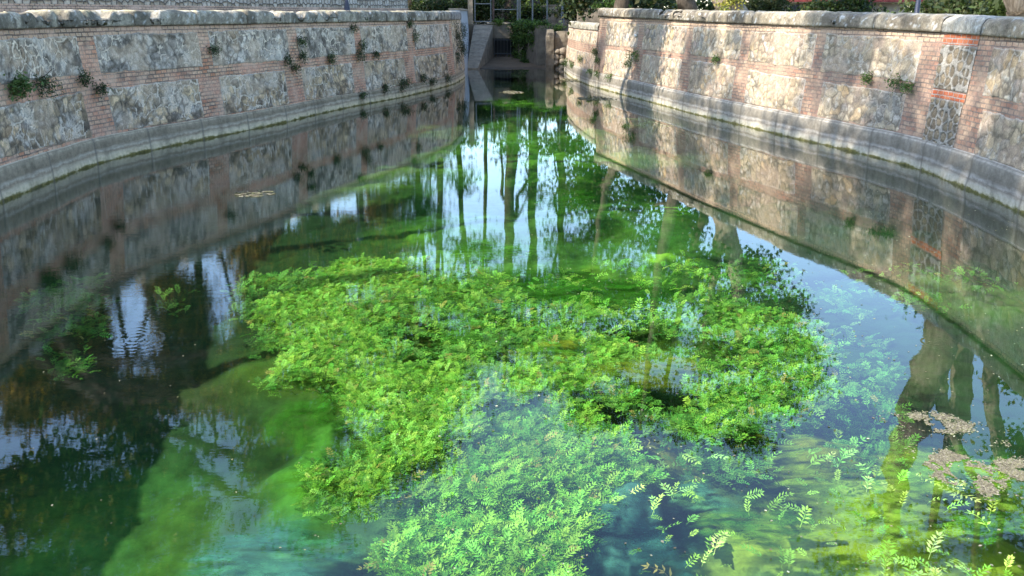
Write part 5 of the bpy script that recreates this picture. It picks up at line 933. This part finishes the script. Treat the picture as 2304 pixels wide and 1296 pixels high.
# cobbled garden wall on the left bank
cb = empty('cobbled_wall', (-9, 35, 2), 'long cobbled wall with pink brick footing behind the shaded pool wall', 'wall')
def cobble_mat():
    m, nt, b, out = mat('cobble_stone'); uv = N(nt, 'ShaderNodeUVMap').outputs[0]; mp = mapping(nt, uv, (4.4, 4.4, 1))
    v = N(nt, 'ShaderNodeTexVoronoi', feature='DISTANCE_TO_EDGE', voronoi_dimensions='2D'); nt.links.new(mp, v.inputs['Vector']); v.inputs['Scale'].default_value = 1; v.inputs['Randomness'].default_value = .55
    v2 = N(nt, 'ShaderNodeTexVoronoi', voronoi_dimensions='2D'); nt.links.new(mp, v2.inputs['Vector']); v2.inputs['Scale'].default_value = 1; v2.inputs['Randomness'].default_value = .55
    n = noise(nt, uv, 12, 6, .65); bw = N(nt, 'ShaderNodeRGBToBW'); nt.links.new(v2.outputs['Color'], bw.inputs[0])
    c = ramp(nt, bw.outputs[0], [(.2, (.36, .30, .22)), (.5, (.50, .43, .33)), (.8, (.62, .55, .44))]); c = mixc(nt, ramp(nt, v.outputs['Distance'], [(.03, (1, 1, 1)), (.10, (0, 0, 0))]), c, (.10, .09, .075))
    c = mixc(nt, 1., c, ramp(nt, n, [(.3, (.7, .7, .7)), (.7, (1.25, 1.25, 1.25))]), 'MULTIPLY'); nt.links.new(c, b.inputs['Base Color']); b.inputs['Roughness'].default_value = .9
    bump(nt, ramp(nt, v.outputs['Distance'], [(.0, (0, 0, 0)), (.25, (1, 1, 1))]), b, .9, .05); return m
M['cobble'] = cobble_mat()
cx = np.linspace(0, 1, 40); A0, A1 = np.array([-15.4, 21.5]), np.array([-5.6, 46.5]); L_ = np.linalg.norm(A1 - A0); nrm = np.array([(A1 - A0)[1], -(A1 - A0)[0]]) / L_
def long_slab(z0, z1, o0, o1, name, m):
    rows = [(o0, z0), (o0, z1), (o1, z1), (o1, z0)]; V = []; UV = []
    for t in cx:
        p = A0 + (A1 - A0) * t
        for o_, z in rows: q = p + nrm * o_; V.append((q[0], q[1], z)); UV.append((t * L_, z + o_ * 0))
    F = np.concatenate([grid_faces(40, 4), np.array([[0, 1, 2, 3], [156, 159, 158, 157]])]); return mesh_obj(name, np.array(V), F, M[m], cb, uv=np.array(UV))
long_slab(2.78, 4.4, .0, .35, 'cobble_face', 'cobble'); long_slab(1.8, 2.777, -.06, .38, 'brick_footing', 'brick_shade'); long_slab(4.403, 4.5, -.05, .4, 'wall_cap', 'concrete')
# lamp posts
def lathe(prof, c, n=20):
    th = np.linspace(0, 2 * np.pi, n, endpoint=False); P_ = np.array(prof, float); V = np.stack([c[0] + P_[None, :, 0] * np.cos(th)[:, None], c[1] + P_[None, :, 0] * np.sin(th)[:, None], c[2] + P_[None, :, 1] + 0 * th[:, None]], -1); return V.reshape(-1, 3), grid_faces(n, len(prof), True)
lamp = empty('street_lamp', (-5.95, 33, 2.), 'black cast iron lamp post with flared foot before the cobbled wall', 'street lamp')
v, f = lathe([(.16, 0), (.17, .35), (.15, .45), (.17, .5), (.12, .56), (.10, .75), (.075, .9), (.05, 1.0)], (-5.95, 33, 2.0)); mesh_obj('lamp_base', v, f, M['dark_blue'], lamp, smooth=True)
v, f = lathe([(.05, 1.0), (.045, 2.4), (.06, 2.42), (.06, 2.48), (.04, 2.5), (.035, 3.3), (.07, 3.33), (.07, 3.36), (0, 3.36)], (-5.95, 33, 2.0)); mesh_obj('lamp_post', v, f, M['dark_blue'], lamp, smooth=True)
v, f = lathe([(.06, 3.37), (.09, 3.40), (.14, 3.75), (.18, 3.78), (.06, 3.92), (.02, 4.0), (0, 4.02)], (-5.95, 33, 2.0), 6); mesh_obj('lantern', v, f, M['dark_blue'], lamp)
l2 = empty('metal_post', (9.75, 22, 1.95), 'slim blue black metal post behind the near part of the sunlit wall', 'post')
v, f = lathe([(.11, 0), (.11, .4), (.06, .5), (.05, 1.1), (.047, 1.5), (0, 1.52)], (9.75, 22, 1.95)); mesh_obj('shaft', v, f, M['dark_blue'], l2, smooth=True)
v, f = lathe([(.062, 1.2), (.062, 1.26), (.05, 1.28)], (9.75, 22, 1.95)); mesh_obj('collar', v, f, M['dark_blue'], l2, smooth=True)
# small house with red eaves on the right bank
hs = empty('house', (16, 46, 1.95), 'low pale house with red eaves behind the sunlit wall', 'house')
v, f = boxes([(12.6, 19.2, 44.5, 49.5, 1.9, 4.6)]); mesh_obj('wall', v, f, M['render'], hs)
v, f = boxes([(12.2, 19.6, 44.0, 50.0, 4.605, 4.75)]); v2 = np.array([(12.2, 44, 4.753), (19.6, 44, 4.753), (19.6, 50, 4.753), (12.2, 50, 4.753), (12.9, 47, 5.9), (18.9, 47, 5.9)]); n0 = len(v); v = np.concatenate([v, v2]); f = f + [(n0, n0 + 1, n0 + 5, n0 + 4), (n0 + 1, n0 + 2, n0 + 5, n0 + 5)[:3], (n0 + 2, n0 + 3, n0 + 4, n0 + 5), (n0 + 3, n0, n0 + 4)]; mesh_obj('roof', v, f, M['roof'], hs)
v, f = boxes([(12.3, 19.4, 43.2, 44.45, 3.06, 3.16)]); mesh_obj('awning', v, f, M['roof'], hs)
for x in (13.6, 16.4):
    v, f = boxes([(x, x + 1.1, 44.44, 44.497, 2.7, 2.95), (x, x + .08, 44.43, 44.497, 2.0, 2.7), (x + 1.02, x + 1.1, 44.43, 44.497, 2.0, 2.7)]); wdw = mesh_obj('window', v, f, M['dark_blue'], hs); v, f = boxes([(x + .08, x + 1.02, 44.45, 44.49, 2.0, 2.7)]); mesh_obj('pane', v, f, M['iron'], wdw)
# shrubs and hedge behind
SH = [(-1.6, 50.3, 2.9, 1.1, 1.5, DARK, 'dark leafy bush filling the view through the metal gate'), (.9, 50.6, 2.5, 1.2, .9, DARK + [(.12, .17, .04)], 'low leafy bush in front of the grey wall behind the fence'), (-4.6, 49.5, 2.6, 1.6, 1.3, DARK, 'dark shrub left of the concrete post'), (-7.2, 51, 2.9, 1.6, 1.5, DARK, 'dark shrub at the end of the cobbled wall'), (-.3, 54.6, 3.1, 1.6, 1.2, [(.13, .18, .04), (.2, .24, .06), (.08, .12, .03)], 'pale green bush over the low grey wall behind the gate'), (2.2, 54.8, 3.2, 1.5, 1.2, [(.12, .17, .05), (.2, .22, .08), (.06, .1, .03)], 'pale green bush over the low grey wall behind the fence'), (-2.6, 51.5, 2.8, 1.1, 1.2, DARK + [(.12, .17, .04)], 'dark bush just behind the metal gate'),
      (3.6, 50.5, 2.8, 1.2, 1.3, DARK, 'dark bush behind the right end of the fence'), (5.0, 48.5, 2.7, 1.0, 1.1, [(.08, .14, .03), (.05, .1, .02)], 'bright green bush behind the short grey wall'), (10.2, 38, 2.7, 1.5, 1.1, [(.06, .08, .03), (.04, .055, .02), (.09, .10, .045)], 'leafy shrub left of the red eaved house'), (12.0, 34, 2.6, 1.6, 1.1, DARK + [(.09, .13, .04)], 'wide shrub in front of the red eaved house'), (11.6, 24, 2.5, 1.5, .95, [(.06, .09, .025), (.04, .06, .02), (.10, .11, .045)], 'leafy shrub right of the slim blue black post'), (12.2, 21.5, 2.5, 1.1, .9, [(.07, .10, .03), (.05, .07, .025)], 'denser shrub beside the plane trunks')]
for k, (x, y, z, r, h, cl, lb) in enumerate(SH):
    t = empty('shrub', (x, y, 1.95), lb, 'shrub', 'shrubs on the banks'); rg = np.random.default_rng(200 + k)
    leaf_cloud([(x, y, z, r, r * .7, h * .6), (x - r * .4, y, z - .2, r * .6, r * .6, h * .6), (x + r * .5, y + .2, z + .1, r * .5, r * .5, h * .6)], .22, 5500, .14, rg, cl, 'leaves', t, shell=.1)
    V, F = merge([limb((x, y, 1.9), (x + rg.normal() * r * .5, y + rg.normal() * .3, z + h * .4), .03, .008, rg, 6) for _ in range(6)]); mesh_obj('stems', V, F, M['bark_dark'], t)
rg = np.random.default_rng(77)
hd = []
for x in np.arange(-70, 75, 3.2): hd.append((x + rg.normal() * .5, 72 + rg.normal() * 3, 3.5 + rg.random() * 2.0, 2.6, 2, 2.6 + rg.random() * 1.4)); hd.append((x * .6 + 1.5, 63 + rg.normal(), 2.9 + rg.random() * .6, 2.2, 1.5, 1.5))
for y in np.arange(-5, 70, 3.5): hd.append((-34 + rg.normal(), y, 4 + rg.random() * 2, 2.4, 2.6, 3)); hd.append((36 + rg.normal(), y, 2.8 + rg.random(), 2.4, 2.6, 2.0))
for x in np.arange(-30, 60, 1.7): hd.append((x, 66 + rg.normal(), 2.6 + rg.random() * .8, 1.7, 1.2, 1.3))
tag(leaf_cloud(hd, .8, 75000, .42, rg, DARK + [(.08, .11, .03)], 'woodland', shell=.0), kind='stuff')
# a scrap of paper caught on the sunlit wall
q = PR.pos(np.array([11.75]), np.array([1.86]), .05)[0]; U, W_ = np.meshgrid(np.linspace(-1, 1, 8), np.linspace(-1, 1, 6), indexing='ij')
v = np.stack([q[0] + .02 * np.sin(U * 4 + W_), q[1] + U * .16, q[2] + W_ * .035 + .02 * U ** 2], -1).reshape(-1, 3); o = mesh_obj('paper_scrap', v, grid_faces(8, 6), M['paper']); sol = o.modifiers.new('thickness', 'SOLIDIFY'); sol.thickness = .004
tag(o, 'white paper scrap stuck on the sunlit wall between upper panels', 'paper')
